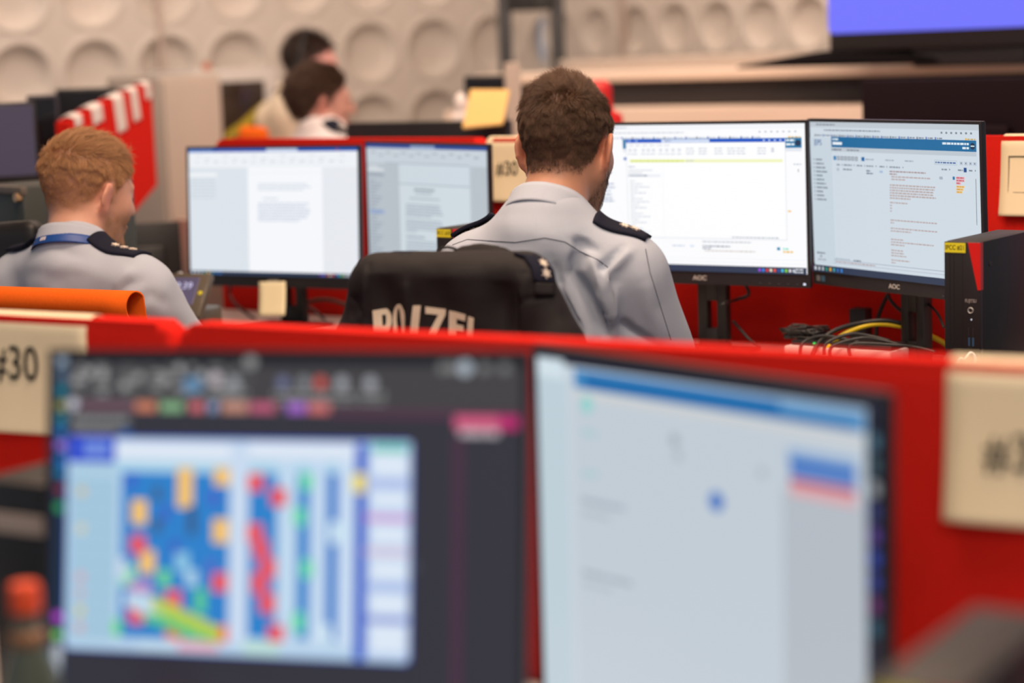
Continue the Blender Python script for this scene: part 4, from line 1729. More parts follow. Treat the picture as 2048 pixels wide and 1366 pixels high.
PB = (36, 132, 208)
gb(104, 405, 292, 512, (16, 58, 204))
gb(160, 425, 270, 490, (110, 140, 225))
gb(300, 432, 790, 512, (226, 236, 250))
gb(822, 436, 1285, 505, (226, 236, 250))
gb(300, 512, 1285, 560, (176, 216, 238))
gb(110, 520, 300, 1240, (170, 205, 228))
gb(120, 560, 300, 575, (186, 218, 236))
for k in range(10):
    gb(120, 590 + k * 64, 300, 612 + k * 64, (156, 196, 222))
for y, cc in ((630, (220, 200, 150)), (780, (220, 210, 170)), (975, (220, 170, 180)), (1040, (210, 180, 190)), (1112, (225, 205, 120)), (1180, (220, 175, 180))):
    gb(145, y - 18, 175, y + 18, cc)
gb(322, 555, 760, 1235, PB)
for k in range(1, 9):
    gb(322 + k * 49, 555, 324 + k * 49, 1235, (46, 112, 200))
for k in range(1, 10):
    gb(322, 555 + k * 68, 760, 558 + k * 68, (46, 112, 200))
gb(756, 440, 832, 1260, (206, 224, 246))
gb(832, 560, 945, 1235, PB)
gb(945, 500, 1022, 1270, (196, 222, 244))
gb(1022, 560, 1072, 1240, PB)
gb(1072, 500, 1130, 1275, (200, 222, 246))
gb(1138, 560, 1180, 1245, (24, 116, 204))
gb(1180, 500, 1245, 1280, (206, 226, 248))
gb(1245, 440, 1290, 1330, (28, 84, 200))
gb(1290, 430, 1455, 1320, (196, 216, 246))
gb(1305, 438, 1445, 475, (120, 205, 190))
for y0, y1 in ((480, 570), (640, 700), (780, 850), (920, 1000), (1060, 1140), (1190, 1300)):
    gb(1310, y0, 1442, y1, (226, 238, 252))
for y, cc in ((600, (170, 185, 235)), (745, (220, 160, 215)), (885, (225, 205, 220)), (1030, (165, 185, 235)), (1165, (140, 150, 215))):
    gb(1285, y - 12, 1450, y + 14, cc)
OR, RD, GN, YG, PK = (250, 200, 110), (236, 84, 96), (110, 215, 150), (170, 210, 70), (235, 225, 235)
for x, y, h, cc in ((365, 665, 100, OR), (548, 535, 165, OR), (695, 535, 75, OR), (692, 745, 100, OR), (400, 870, 95, OR), (362, 810, 75, RD), (358, 1090, 80, RD), (692, 965, 80, RD), (508, 1035, 75, (238, 90, 100)),
                    (510, 1165, 70, (240, 100, 60)), (695, 1180, 70, (245, 95, 60)), (828, 560, 75, RD), (918, 620, 75, RD), (828, 765, 80, RD), (852, 830, 80, RD), (880, 905, 85, RD), (848, 965, 90, RD), (880, 1050, 85, RD), (915, 1180, 70, RD)):
    gb(x, y, x + 62, y + h, cc)
for x, y, h in ((1035, 560, 70), (1010, 700, 75), (1040, 915, 75), (1010, 1130, 80)):
    gb(x, y, x + 45, y + h, (100, 220, 170))
gb(1235, 560, 1285, 640, (240, 220, 100))
for x, y, cc in ((450, 610, (60, 100, 150)), (450, 740, (60, 95, 140)), (590, 690, (52, 92, 140)), (590, 750, (52, 92, 140)), (485, 690, (60, 100, 200)), (345, 560, (60, 100, 205)), (675, 630, (70, 100, 205)), (525, 830, (60, 100, 200)), (670, 910, (80, 110, 205))):
    gb(x, y, x + 38, y + 60, cc)
gb(545, 880, 600, 960, (140, 200, 232))
gb(585, 950, 635, 1020, (170, 210, 236))
gb(320, 930, 385, 1015, (150, 220, 190))
gb(478, 950, 525, 1020, GN)
gb(625, 1030, 670, 1130, (90, 205, 150))
gb(310, 900, 345, 980, (206, 220, 240))
gb(360, 1000, 450, 1040, (206, 150, 200))
for k in range(9):
    x = 445 + k * 30
    gb(x - 100, 1045 + k * 14, x, 1100 + k * 17, (196, 222, 240) if k < 5 else (110, 210, 150))
for k in range(9):
    x = 445 + k * 30
    gb(x - 20, 1130 + k * 10, x + 40, 1165 + k * 11, (90, 200, 130))
for k in range(9):
    x = 445 + k * 30
    gb(x + 10, 1062 + k * 15, x + 44, 1118 + k * 15, YG if k % 2 else (205, 212, 80))
gb(295, 1150, 330, 1215, (120, 225, 140))
gb(560, 1245, 720, 1280, (240, 170, 185))
gb(400, 1245, 560, 1275, (200, 226, 240))
gb(820, 1250, 960, 1300, (190, 226, 215))
gb(1100, 1180, 1160, 1260, (210, 232, 248))
gb(1150, 760, 1230, 850, (206, 230, 248))
g.disc(.79, .66, .012, rgb(60, 64, 74))
monitor('monitor', 'large blurred monitor with a dark spreadsheet and blue plan at the lower left', (-.240, 2.111, 1.180), 15.0, 10.2, FG.zd, g, .93, buttons=False, Hh=.415)

# --- foreground right: pale page
h = UI()
h.rect(0, 0, 1, 1, rgb(200, 211, 221))
h.rect(0, 0, 1, .036, rgb(26, 28, 46))
h.rect(0, .036, .10, 1, rgb(196, 214, 224))
h.rect(.10, .036, .12, 1, rgb(206, 216, 226))
h.rect(0, .02, .09, .09, rgb(216, 232, 240))
h.rect(.125, .045, .955, .112, rgb(66, 140, 196))
h.rect(.16, .062, .93, .105, rgb(8, 104, 172))
h.rect(.74, .05, .95, .08, rgb(110, 165, 210))
h.rect(.125, .112, .955, .150, rgb(210, 214, 216))
h.disc(.165, .165, .020, rgb(150, 215, 212))
for v, w in ((.255, .05), (.40, .05)):
    h.rect(.145, v, .145 + w, v + .02, rgb(176, 208, 216))
h.words(.14, .30, .50, .016, rgb(160, 172, 184), .9)
h.words(.14, .30, .545, .016, rgb(178, 188, 198), .6)
h.words(.14, .32, .76, .016, rgb(160, 172, 184), .9)
h.words(.14, .30, .80, .016, rgb(180, 190, 200), .6)
h.disc(.44, .235, .014, rgb(168, 178, 186))
h.disc(.45, .285, .012, rgb(176, 186, 194))
h.disc(.56, .415, .022, rgb(92, 138, 206))
h.disc(.565, .415, .012, rgb(60, 110, 195))
h.rect(.745, .33, .958, 1, rgb(186, 194, 203))
h.rect(.745, .19, .958, .33, rgb(196, 208, 219))
h.rect(.76, .195, .935, .24, rgb(150, 180, 218))
h.rect(.765, .225, .935, .262, rgb(40, 112, 196))
h.rect(.765, .262, .935, .292, rgb(130, 160, 214))
h.rect(.765, .288, .935, .306, rgb(176, 60, 88))
h.rect(.765, .306, .935, .345, rgb(226, 172, 178))
h.disc(.69, .29, .010, rgb(170, 182, 190))
h.rect(.960, .036, 1, 1, rgb(14, 26, 46))
for k, cc in enumerate(((70, 110, 130), (60, 90, 100), (150, 155, 160), (50, 60, 120), (90, 60, 150), (40, 70, 170), (40, 60, 150), (110, 40, 110), (30, 90, 110))):
    h.round_rect(.968, .11 + k * .072, .990, .155 + k * .072, .006, rgb(*cc))
monitor('monitor', 'blurred monitor with a pale page and blue header bar, right of the dark spreadsheet monitor', (.192, 2.147, 1.141), 50.9, .7, FG.zd, h, .92, buttons=False, Hh=.44)
# ------------------------------------------------------------------ small computer towers
def tower(label, corner_xy, z0, ang, text, detail=True, lab_w=.052, sc=.75, red=True, strip=False):
    "corner: front lower left edge seen from the front; ang: heading of the front face; body runs back from it"
    W, D, Hh = .090, .300, .332
    lift = Hh * (1 / sc - 1)
    root = empty('computer_tower', (corner_xy[0], corner_xy[1], z0 + Hh * (1 - sc)), ang)
    root.scale = (sc, sc, sc)
    MB().box((.006, .03, -lift), (W - .006, D - .03, .004), .004).build('riser', M_BLACK, root, angle=.6)
    tag(root, label, 'computer', 'small black computer towers')
    case = MB().box((0, .012, .004), (W, D, Hh), .003).build('case', M_DARK, root, angle=.6)
    mb = MB()
    mb.box((0, 0, .004), (W, .014, Hh - .001), .002)
    fr = mb.build('front_panel', M_BLACK, root, angle=.6)
    # slanting red corner: wraps from the front round the right edge
    if red:
        MB().prism([(W - .030, Hh - .002), (W + .0008, Hh - .002), (W + .0008, Hh - .112), (W - .006, Hh - .112)], .016, Matrix.Translation(Vector((0, -.0012, 0)))).build('red_corner', M_REDPL, root)
    lb = None if strip else MB().box((.002, -.0012, Hh - .026), (.002 + lab_w, .0005, Hh - .003)).build('tape_label', M_YELLOW, root)
    if text:
        lettering('label_print', text, .0155, Matrix.Translation(Vector((.002 + lab_w / 2, -.0014, Hh - .0145))), M_INK, lb, .0004, sx=.78)
    lettering('maker_logo', 'FUJITSU', .0115, Matrix.Translation(Vector((.0665, -.0008, Hh - .138))), M_SILVER, fr, .0006, sx=.72)
    if strip:
        MB().box((0, -.004, Hh - .058), (W, .001, Hh - .036), .001).build('pale_strip', M_BEIGE, fr)
    if detail:
        # drive door outline and panel joints
        M_GAP = mat('panel_gap', (.002, .002, .002, 1), .8, noise_scale=30, noise_amt=.1)
        mb = MB()
        for a, b, c_, d_ in ((.014, .0152, .09, Hh - .03), (.024, .0252, .09, Hh - .03), (.014, .025, .09, .0912), (.046, .0468, .05, Hh - .03)):
            mb.box((a, -.0004, c_), (b, .001, d_))
        mb.build('panel_joint', M_GAP, fr)
        ring = [(.066 + .0062 * math.cos(a), -.0006, Hh - .160 + .0062 * math.sin(a)) for a in np.linspace(0, 2 * math.pi, 22)[:-1]]
        MB().tube(ring, .0010, 6, True).build('power_button', M_SILVER, fr)
        MB().box((.0668, -.001, Hh - .183), (.0690, .0, Hh - .180)).build('power_light', M_LED, fr)
        for k in range(2):
            MB().box((.060 + k * .011, -.0008, .112), (.0615 + k * .011, .001, .131)).build('usb_port', M_GREYMETAL, fr)
            MB().box((.060 + k * .010, -.0008, .088), (.064 + k * .010, .001, .108)).build('usb_port', mat('usb_blue', (.03, .09, .18, 1), .4, noise_scale=60, noise_amt=.1), fr)
        # perforated grille: small dark hexagons
        mb = MB()
        for j in range(12):
            for i in range(14):
                x = .006 + i * .0060 + (j % 2) * .0030
                z = .012 + j * .0053
                if x < W - .010:
                    mb.prism([(x + .0024 * math.sin(k * math.pi / 3), z + .0024 * math.cos(k * math.pi / 3)) for k in range(6)], .001, Matrix.Translation(Vector((0, -.0005, 0))))
        mb.build('air_grille', M_GAP, fr)
        MB().cyl((W - .001, .055, Hh - .055), (W + .0018, .055, Hh - .055), .007, 20).build('lock_plug', M_BLACK, case, angle=.6)
    return root


q = PZ(1888, 480, MID.zd + .334)
tower('small black computer tower with yellow tape label and red corner at the right edge', q, MID.zd, MID.a, 'IPCC #21')
q = PZ(872, 456, MID.zd + .334)
tower('black computer tower with yellow label, behind the shoulder of the middle person', P(872, 456, 4.45), P(872, 456, 4.45)[2] - .332, MID.a, 'IPCC #20')
q = PZ(1738, 1364, FG.zd + .334)
tower('blurred black computer tower in the lower right corner of the foreground', q, FG.zd, FG.a, '', detail=False)
q = PZ(4, 962, FG.zd + .334)
tower('dark blurred computer tower at the left edge behind the spreadsheet monitor', q + np.array([-.030, .03, 0]), FG.zd, FG.a, '', detail=False, sc=1.0, red=False, strip=True)


# ------------------------------------------------------------------ jacket over the chair
def jacket_and_chair(pr, J):
    yaw = 14
    R = rot(yaw)
    top = P(898, 512, 3.34)                       # middle of the jacket's top edge
    o = lambda x, y, z: top + R @ np.array([x, y, z])
    base = np.array([top[0], top[1], 0]) + R @ np.array([0, .28, 0])
    base[2] = 0
    ch = empty('office_chair', base, -math.radians(yaw))
    tag(ch, 'office chair of the middle person, covered by a dark uniform jacket', 'chair')
    zt = top[2] - .022
    bk = [RBox((0, -.262, zt - .30), (.150, .022, .295), .02, k=.02, taper=.06)]
    V, Q = sdf_surface(bk, .008)
    link_mesh('backrest', np_mesh('backrest', V, Q), M_BLACK, ch)
    sp = [RBox((0, .02, .455), (.24, .23, .035), .03, k=.02)]
    V, Q = sdf_surface(sp, .012)
    link_mesh('seat', np_mesh('seat', V, Q), M_BLACK, ch)
    MB().box((-.03, -.275, .40), (.03, -.235, .70), .008).box((-.03, -.26, .39), (.03, .0, .42), .006).build('back_support', M_BLACK, ch, angle=.6)
    MB().cyl((0, .02, .10), (0, .02, .42), .028, 20).build('gas_column', M_GREYMETAL, ch, angle=.6)
    for k in range(5):
        a = 2 * math.pi * k / 5
        d = Vector((math.cos(a), math.sin(a), 0))
        lg = MB().tube([Vector((0, .02, .10)), Vector((0, .02, .09)) + d * .15, Vector((0, .02, .075)) + d * .30], .018, 8).build('base_leg', M_GREYMETAL, ch, smooth=True)
        pp = Vector((0, .02, .028)) + d * .30
        MB().cyl(pp - d.cross(Vector((0, 0, 1))) * .018, pp + d.cross(Vector((0, 0, 1))) * .018, .028, 16).build('caster', M_BLACK, lg, angle=.6)

    # --- the jacket
    jk = empty('uniform_jacket', top)
    tag(jk, 'dark uniform jacket with POLIZEI print, hung over the chair back of the middle person', 'jacket')
    # outline: lofted drape over the chair back
    pr_ = []
    pr_.append(RBox((0, .012, -.30), (.168, .052, .300), .034, k=.03, taper=.10))
    pr_.append(Cone((-.125, .010, -.036), (.130, .010, -.040), .036, .036, k=.03))
    # sleeves fall at both sides
    pr_.append(Cone((-.135, .012, -.050), (-.168, .005, -.16), .034, .042, k=.03))
    pr_.append(Cone((-.168, .005, -.16), (-.186, .0, -.50), .042, .050, k=.03))
    pr_.append(Cone((.140, -.004, -.046), (.178, -.014, -.15), .036, .046, k=.018))
    pr_.append(Cone((.178, -.014, -.15), (.205, -.012, -.50), .046, .054, k=.018))
    # collar standing up behind the top edge
    pr_.append(Ell((.048, .062, -.018), (.066, .014, .030), R=rot(0, 0, 8), k=.012))
    pw = [p.xf(R, top) for p in pr_]
    V, Q = sdf_surface(pw, .0042)
    V = relax(V, Q, 2)
    N = normals(V, Q)
    V = V + N * (.0022 * nz(V, 14, 5) + .001 * nz(V, 40, 9))[:, None]
    bv = bvh_of(V, Q)
    for pxs, amp, wd in (
        ([(768, 545), (770, 600), (776, 660)], -.011, .020),
        ([(812, 560), (811, 600), (806, 660)], .007, .007),
        ([(878, 555), (884, 610), (880, 670)], -.008, .028),
        ([(1005, 560), (1004, 610), (1010, 680)], -.014, .022),
        ([(730, 530), (732, 590), (730, 660)], .006, .008),
        ([(1050, 545), (1040, 600), (1031, 680)], .007, .010),
        ([(930, 530), (935, 600), (950, 680)], .005, .03),
        ([(720, 590), (700, 640)], -.005, .012),
        ([(739, 530), (736, 590), (734, 670)], -.011, .0045),
        ([(1047, 548), (1036, 600), (1030, 675)], -.013, .005),
        ([(1034, 612), (1050, 600), (1075, 594), (1112, 592)], -.005, .0035),
        ([(700, 590), (715, 612), (733, 640)], -.005, .0035),
        ([(810, 585), (808, 640), (806, 680)], -.008, .004),
    ):
        line = [hit(bv, x, y)[0] for x, y in pxs]
        line = [k for k in line if k is not None]
        if len(line) > 1:
            V = fold(V, normals(V, Q), np.array(line), amp, wd)
    V = relax(V, Q, 1)
    sh = link_mesh('shell', np_mesh('shell', V - top, Q), M_JACKET, jk)
    bv = bvh_of(V, Q)

    def onto(x, y, off):
        l, n = hit(bv, x, y)
        if l is None:
            l = P(x, y, 3.33)
            n = -CF
        return l + n * off

    # printed word: letters drawn on the cloth, feet hidden by the fold of the back
    def glyph(polys, name='letter'):
        mb = MB()
        for pl in polys:
            a, b, c_, d_ = pl
            mb.grid(lambda u, v: tuple(onto(*((np.array(a) * (1 - u) + np.array(b) * u) * (1 - v) + (np.array(d_) * (1 - u) + np.array(c_) * u) * v), .0016) - top), 3, 6, .0010)
        mb.build(name, M_REFLECT, sh, smooth=False)

    def arc(cx, cy, rx, ry, w, a0, a1, n=8, sh_=0):
        out = []
        for k in range(n):
            p0, p1 = math.radians(a0 + (a1 - a0) * k / n), math.radians(a0 + (a1 - a0) * (k + 1) / n)
            f = lambda a, e: (cx + (rx - e) * math.cos(a), cy - (ry - e) * math.sin(a))
            out.append([f(p0, 0), f(p1, 0), f(p1, w), f(p0, w)])
        return out
    # P
    glyph([[(745, 621), (763, 618), (768, 690), (750, 692)], [(763, 618), (772, 617), (772, 629), (763, 630)], [(764, 652), (772, 651), (772, 663), (764, 664)]] + arc(771, 640, 14, 23.5, 12, 90, -90, 8))
    # O, one side lost in the fold
    glyph(arc(799, 640, 12, 32, 8, 185, 0, 10) + [[(787, 640), (795, 640), (797, 690), (789, 690)], [(803, 640), (811, 640), (811, 690), (805, 690)]])
    # L hidden in the fold: its upright
    glyph([[(826, 611), (842, 610.5), (834, 690), (818, 690)]])
    # Z
    glyph([[(851, 613), (892.5, 618), (892, 631), (851, 627)], [(877, 630), (892, 630), (866, 680), (850, 680)], [(850, 676), (892, 680), (892, 693), (850, 690)]])
    # E
    glyph([[(900, 621), (915, 624), (912, 692), (897, 690)], [(914, 624), (932, 629), (931, 642), (914, 637)], [(913, 648), (928, 651), (928, 662), (913, 660)], [(912, 680), (930, 683), (930, 694), (912, 691)]])
    # I
    glyph([[(937, 632), (948, 636), (945, 694), (933, 692)]])

    # epaulette slide with two stars on the jacket's right shoulder
    def strap(path, w, nm, st):
        pts = []

        def fn(u, v):
            k = u * (len(path) - 1)
            i = min(int(k), len(path) - 2)
            f = k - i
            p = np.array(path[i]) * (1 - f) + np.array(path[i + 1]) * f
            return tuple(onto(p[0] + (v - .5) * w[0], p[1] + (v - .5) * w[1], .006) - top)
        ob = MB().grid(fn, 16, 6, .006).build('epaulette', M_NAVY, sh, smooth=True)
        for (x, y) in st:
            c_ = onto(x, y, .0075)
            ex = onto(x + 6, y, .0075) - onto(x - 6, y, .0075)
            ey = onto(x, y - 6, .0075) - onto(x, y + 6, .0075)
            ex /= np.linalg.norm(ex)
            ey = ey - ex * (ex @ ey)
            ey /= np.linalg.norm(ey)
            n = np.cross(ex, ey)
            c_ = c_ - top
            M4 = Matrix(((ex[0], -n[0], ey[0], c_[0]), (ex[1], -n[1], ey[1], c_[1]), (ex[2], -n[2], ey[2], c_[2]), (0, 0, 0, 1)))
            MB().prism(star_pts(.0098, .0045, 6, .15), .003, M4).build('star', M_STAR, ob)
        return ob
    strap([(1048, 514), (1068, 520), (1082, 540), (1087, 566)], (40, 6), 'r', [(1083, 531), (1088, 549)])
    MB().grid(lambda u, v: tuple(onto(1069 + 36 * u, 566 + 22 * v + 4 * u, .0035) - top), 6, 6, .004).build('shoulder_loop', M_JACKET, sh, smooth=True)
    # slide on the far shoulder lies flat over the top edge
    MB().grid(lambda u, v: tuple(R @ np.array([-.098 + .034 * u, -.012 + .045 * v, .004 + .004 * math.sin(math.pi * v)])), 6, 6, .008).build('epaulette', M_NAVY, sh, smooth=True)
    # hanging loop inside the collar
    pts = [P(x, y, 3.37) - top for x, y in ((874, 512), (876, 502), (884, 496), (895, 494), (908, 497), (920, 504), (926, 511))]
    MB().tube(pts, .0026, 8).build('hanging_loop', M_JACKET, sh, smooth=True)
    return jk


# ------------------------------------------------------------------ cables
def cable(label, pts, r, m=None, name='cable', group='loose cables', tagit=True, n=10):
    pts = [np.array(p, float) for p in pts]
    out = []
    N = len(pts)
    for i in range(N - 1):
        p0, p1, p2, p3 = pts[max(i - 1, 0)], pts[i], pts[i + 1], pts[min(i + 2, N - 1)]
        for k in range(n):
            t = k / n
            out.append(.5 * ((2 * p1) + (-p0 + p2) * t + (2 * p0 - 5 * p1 + 4 * p2 - p3) * t * t + (-p0 + 3 * p1 - 3 * p2 + p3) * t ** 3))
    out.append(pts[-1])
    o = MB().tube(out, r, 10).build(name, m or M_CABLE, None, smooth=True)
    if tagit:
        tag(o, label, 'cable', group)
    return o


def mid_px(x, y, off):
    "point in the middle row, seen at x, y, at a distance off in front of the partition"
    r = ray(x, y)
    d0 = (MID.o + MID.n * off - CAM) @ MID.n / (r @ MID.n)
    return CAM + r * d0


def cables():
    mp = mid_px
    cable('yellow network cable arching behind the stand of the far right monitor', [mp(1652, 702, .30), mp(1672, 680, .27), mp(1705, 660, .24), mp(1750, 648, .21), mp(1800, 652, .18), mp(1850, 668, .15), mp(1888, 686, .13), mp(1905, 705, .11)], .0058, M_YCABLE, 'network_cable')
    cable('black cable arching just above the yellow network cable', [mp(1625, 712, .33), mp(1640, 682, .30), mp(1672, 660, .27), mp(1720, 646, .23), mp(1772, 641, .20), mp(1822, 652, .17), mp(1852, 662, .15)], .005, None)
    cable('black cable drooping from the foot of the far right screen to its stand', [mp(1776, 588, .16), mp(1782, 602, .16), mp(1800, 620, .16), mp(1822, 634, .17), mp(1848, 640, .18)], .004, None)
    cable('black cable hanging straight down from the far right screen to the desk', [mp(1776, 588, .13), mp(1762, 618, .13), mp(1754, 645, .13), mp(1752, 674, .12), mp(1752, 700, .12)], .0045, None)
    cable('black cable crossing the stand of the bright mail monitor', [mp(1492, 572, .16), mp(1497, 582, .15), mp(1494, 592, .15), mp(1470, 600, .18), mp(1452, 606, .24), mp(1440, 612, .25)], .004, None)
    cable('black cable running down from the stand of the bright mail monitor to the desk', [mp(1466, 642, .20), mp(1480, 658, .19), mp(1500, 680, .19), mp(1520, 696, .20)], .0035, None)
    cable('thin black cable beside the computer tower at the right', [mp(1852, 604, .20), mp(1874, 625, .24), mp(1888, 655, .27)], .003, None)
    cable('dark cable under the left document monitor looping down towards the desk', [mp(462, 572, .16), mp(459, 585, .16), mp(466, 602, .17), mp(485, 620, .18), mp(510, 640, .19)], .004, None)
    cable('dark cable bowed over the desk right of the sticky note', [mp(580, 640, .22), mp(595, 617, .22), mp(625, 602, .2), mp(660, 600, .2), mp(700, 612, .2)], .005, mat('brown_cable', (.06, .035, .025, 1), .5, noise_scale=40, noise_amt=.1))
    cable('short dark cable behind the stand of the left document monitor', [mp(612, 612, .14), mp(630, 622, .14), mp(650, 640, .14)], .004, None)
    # tangle beside the power strip
    rr = random.Random(4)
    mb = MB()
    c0 = mp(1612, 664, .24)
    pts = []
    for k in range(120):
        a = k * .52
        pts.append(c0 + MID.u * (.045 * math.cos(a) + rr.uniform(-.006, .006)) + MID.n * (.028 * math.sin(a * 1.1)) + np.array([0, 0, .008 * math.sin(a * .37) + rr.uniform(-.003, .003)]))
    o = MB().tube(pts, .0032, 6).build('cable_tangle', M_CABLE, None, smooth=True)
    tag(o, 'tangle of thin black cable lying on the power box behind the right monitors', 'cable')
    for k, (a, b) in enumerate((((1600, 700), (1640, 672)), ((1648, 700), (1700, 668)), ((1660, 706), (1722, 676)), ((1700, 702), (1790, 690)))):
        cable(('black cable end curling down over the front left corner of the power box', 'black cable looping over the middle of the power box', 'black cable looping low over the power box to the right', 'flat black cable lying along the right of the power box')[k],
              [mp(a[0], a[1] + 12, .34), mp(a[0] + 6, a[1] - 14, .33), mp(b[0], b[1], .30), mp(b[0] + 40, b[1] + 4, .28), mp(b[0] + 80, b[1] + 14, .27)], .0038, None)
    # white box / power strip on the desk
    t = (mp(1692, 706, .26) - MID.o) @ MID.u
    bx = empty('power_box', MID.at(t, .26, MID.zd), MID.a)
    tag(bx, 'pale grey power box with dark sockets lying on the desk under the cables', 'power strip')
    MB().box((-.125, -.045, 0), (.125, .045, .045), .005).build('housing', M_WHITEPL, bx, angle=.6)
    MB().box((-.115, -.03, .0448), (.12, .04, .056), .003).build('socket_bar', M_BLACK, bx, angle=.6)
    MB().box((-.06, -.034, .050), (-.054, -.030, .054)).build('green_light', M_GLED, bx)
    bx = empty('adapter', MID.at((mp(1722, 690, .10) - MID.o) @ MID.u, .10, MID.zd), MID.a)
    tag(bx, 'upright black plug adapter standing behind the yellow cable', 'adapter')
    MB().box((-.02, -.018, 0), (.02, .018, .105), .004).build('body', M_BLACK, bx, angle=.6)
    MB().box((-.008, -.020, .012), (.008, -.017, .05), .001).build('rib', M_DARK, bx)
    # white wire loop standing up beside the tower
    f = lambda x, y: P(x, y, 3.585)
    pts = [f(1908, 800), f(1912, 745), f(1914, 726), f(1921, 716), f(1929, 718), f(1934, 712), f(1942, 705), f(1950, 712), f(1950, 724), f(1940, 732), f(1930, 726), f(1928, 760), f(1926, 800)]
    lo = np.array([0, 0, MID.zd + .003])
    pts = [pts[0] * [1, 1, 0] + lo] + pts + [pts[-1] * [1, 1, 0] + lo]
    cable('white wire looping up beside the computer tower, just over the partition at the right', pts, .0022, M_WHITEPL, 'white_wire', None, n=6)


# ------------------------------------------------------------------ left side props
def left_props():
    # sticky note under the left screen
    root = empty('sticky_note', P(545, 566, 5.165))
    tag(root, 'pale yellow sticky note hanging below the screen of the left document monitor', 'note')
    b = P(545, 566, 5.165)
    tl, tr, br, bl = (P(x, y, d) - b for x, y, d in ((518, 564, 5.185), (571, 563, 5.145), (574, 630, 5.10), (521, 631, 5.15)))
    MB().grid(lambda u, v: tuple((tl * (1 - u) + tr * u) * (1 - v) + (bl * (1 - u) + br * u) * v - MID.n * -.008 * v * v), 6, 8, .0006).build('sheet', mat('note_paper', (.78, .70, .46, 1), .9, spec=.1, noise_scale=20, noise_amt=.04), root, smooth=True)
    # desk phone with a lit display
    ph = empty('desk_phone', P(372, 640, 4.80), -math.radians(20))
    b = P(366, 590, 4.80)
    ph.location = (b[0], b[1], MID.zd)
    hz = b[2] - MID.zd
    tag(ph, 'desk phone with a tilted lit display, beside the arm of the left person', 'phone')
    TM = Matrix.Translation(Vector((0, 0, hz))) @ Matrix.Rotation(math.radians(-38), 4, 'X')
    bd = MB().box((-.062, -.006, -.062), (.062, .016, .058), .006, M=TM).build('body', mat('phone_grey', (.085, .070, .050, 1), .4, noise_scale=40, noise_amt=.1), ph, angle=.6)
    MB().box((-.05, 0, 0), (.05, .10, hz - .035), .01, M=None).build('foot', MATS['phone_grey'], ph, angle=.6)
    MB().box((-.046, -.0072, -.030), (.036, -.005, .044), .001, M=TM).build('display', emit('phone_display', rgb(92, 80, 104), 1.0), bd)
    lettering('display_time', '09:39', .026, TM @ Matrix.Translation(Vector((-.006, -.0078, .020))), emit('display_digits', rgb(200, 195, 225), 1.1), bd, .0004)
    MB().cyl(TM @ Vector((.048, -.0075, .002)), TM @ Vector((.048, -.005, .002)), .005, 12).build('button', M_YELLOW, bd)
    MB().cyl(TM @ Vector((-.03, .004, .059)), TM @ Vector((-.03, .012, .064)), .006, 12).build('knob', M_SILVER, bd)
    # lanyard round the left person's collar is built with that person
    # low black monitor behind the left person
    low_monitor('black switched off monitor right behind the face of the left person', P(283, 446, 5.75), 170, .21, .24, MID.zd)


def low_monitor(label, top, yaw, w, h, zdesk, m=None, screen=None):
    "a monitor seen from behind or switched off; top: middle of its top edge"
    root = empty('dark_monitor', (top[0], top[1], zdesk), -math.radians(yaw))
    tag(root, label, 'monitor')
    hz = top[2] - zdesk
    MB().box((-w / 2, -.006, hz - h), (w / 2, .012, hz), .004).box((-w * .3, .010, hz - h * .85), (w * .3, .04, hz - h * .25), .012).build('housing', m or M_BLACK, root, angle=.6)
    MB().box((-w / 2 + .008, -.0075, hz - h + .02), (w / 2 - .008, -.005, hz - .008)).build('screen', screen or mat('dark_glass', (.008, .008, .010, 1), .2, noise_scale=10, noise_amt=.1), root)
    if hz > .12:
        MB().box((-.035, .038, 0), (.035, .062, max(hz - h * .5, .1)), .004).build('stand_column', m or M_BLACK, root, angle=.6)
        MB().box((-.11, -.05, 0), (.11, .11, .012), .004).build('stand_foot', m or M_BLACK, root, angle=.6)
    return root


def orange_back():
    "curved orange felt back of the left person's chair"
    yaw = 30
    R = rot(yaw)
    c_ = P(92, 588, 3.92)
    root = empty('orange_chair', (c_[0], c_[1], 0), -math.radians(yaw))
    tag(root, 'orange chair with a rolled over felt back behind the left person', 'chair')
    zt = c_[2] + .012
    r, w = .030, .44

    def prof(t):
        # front drop, roll, back drop
        a = math.pi * (1.35 - 1.75 * t) if t < .6 else None
        if t < .55:
            k = t / .55
            an = math.pi * (1.45 - 1.25 * k)
            return (r * math.cos(an), -r + r * math.sin(an))
        k = (t - .55) / .45
        an = math.pi * .20
        return (r * math.cos(an) + .05 * k, -r + r * math.sin(an) - .40 * k)
    MB().grid(lambda u, v: ((u - .5) * w, prof(v)[0], zt + prof(v)[1]), 8, 40, .004).build('backrest', M_ORANGE, root, smooth=True)
    V, Q = sdf_surface([RBox((0, .27, .43), (.23, .22, .03), .025, k=.02)], .014)
    link_mesh('seat', np_mesh('seat', V, Q), M_ORANGE, root)
    MB().cyl((0, .27, .05), (0, .27, .40), .03, 16).build('column', M_GREYMETAL, root, angle=.6)
    MB().lathe([(0, 0), (.26, 0), (.26, .012), (.04, .04), (0, .04)], 28, Matrix.Translation(Vector((0, .27, .0)))).build('base_plate', M_GREYMETAL, root, angle=.6)
    MB().box((-.03, .02, .40), (.03, .08, zt - .30), .006).build('back_support', M_GREYMETAL, root, angle=.6)


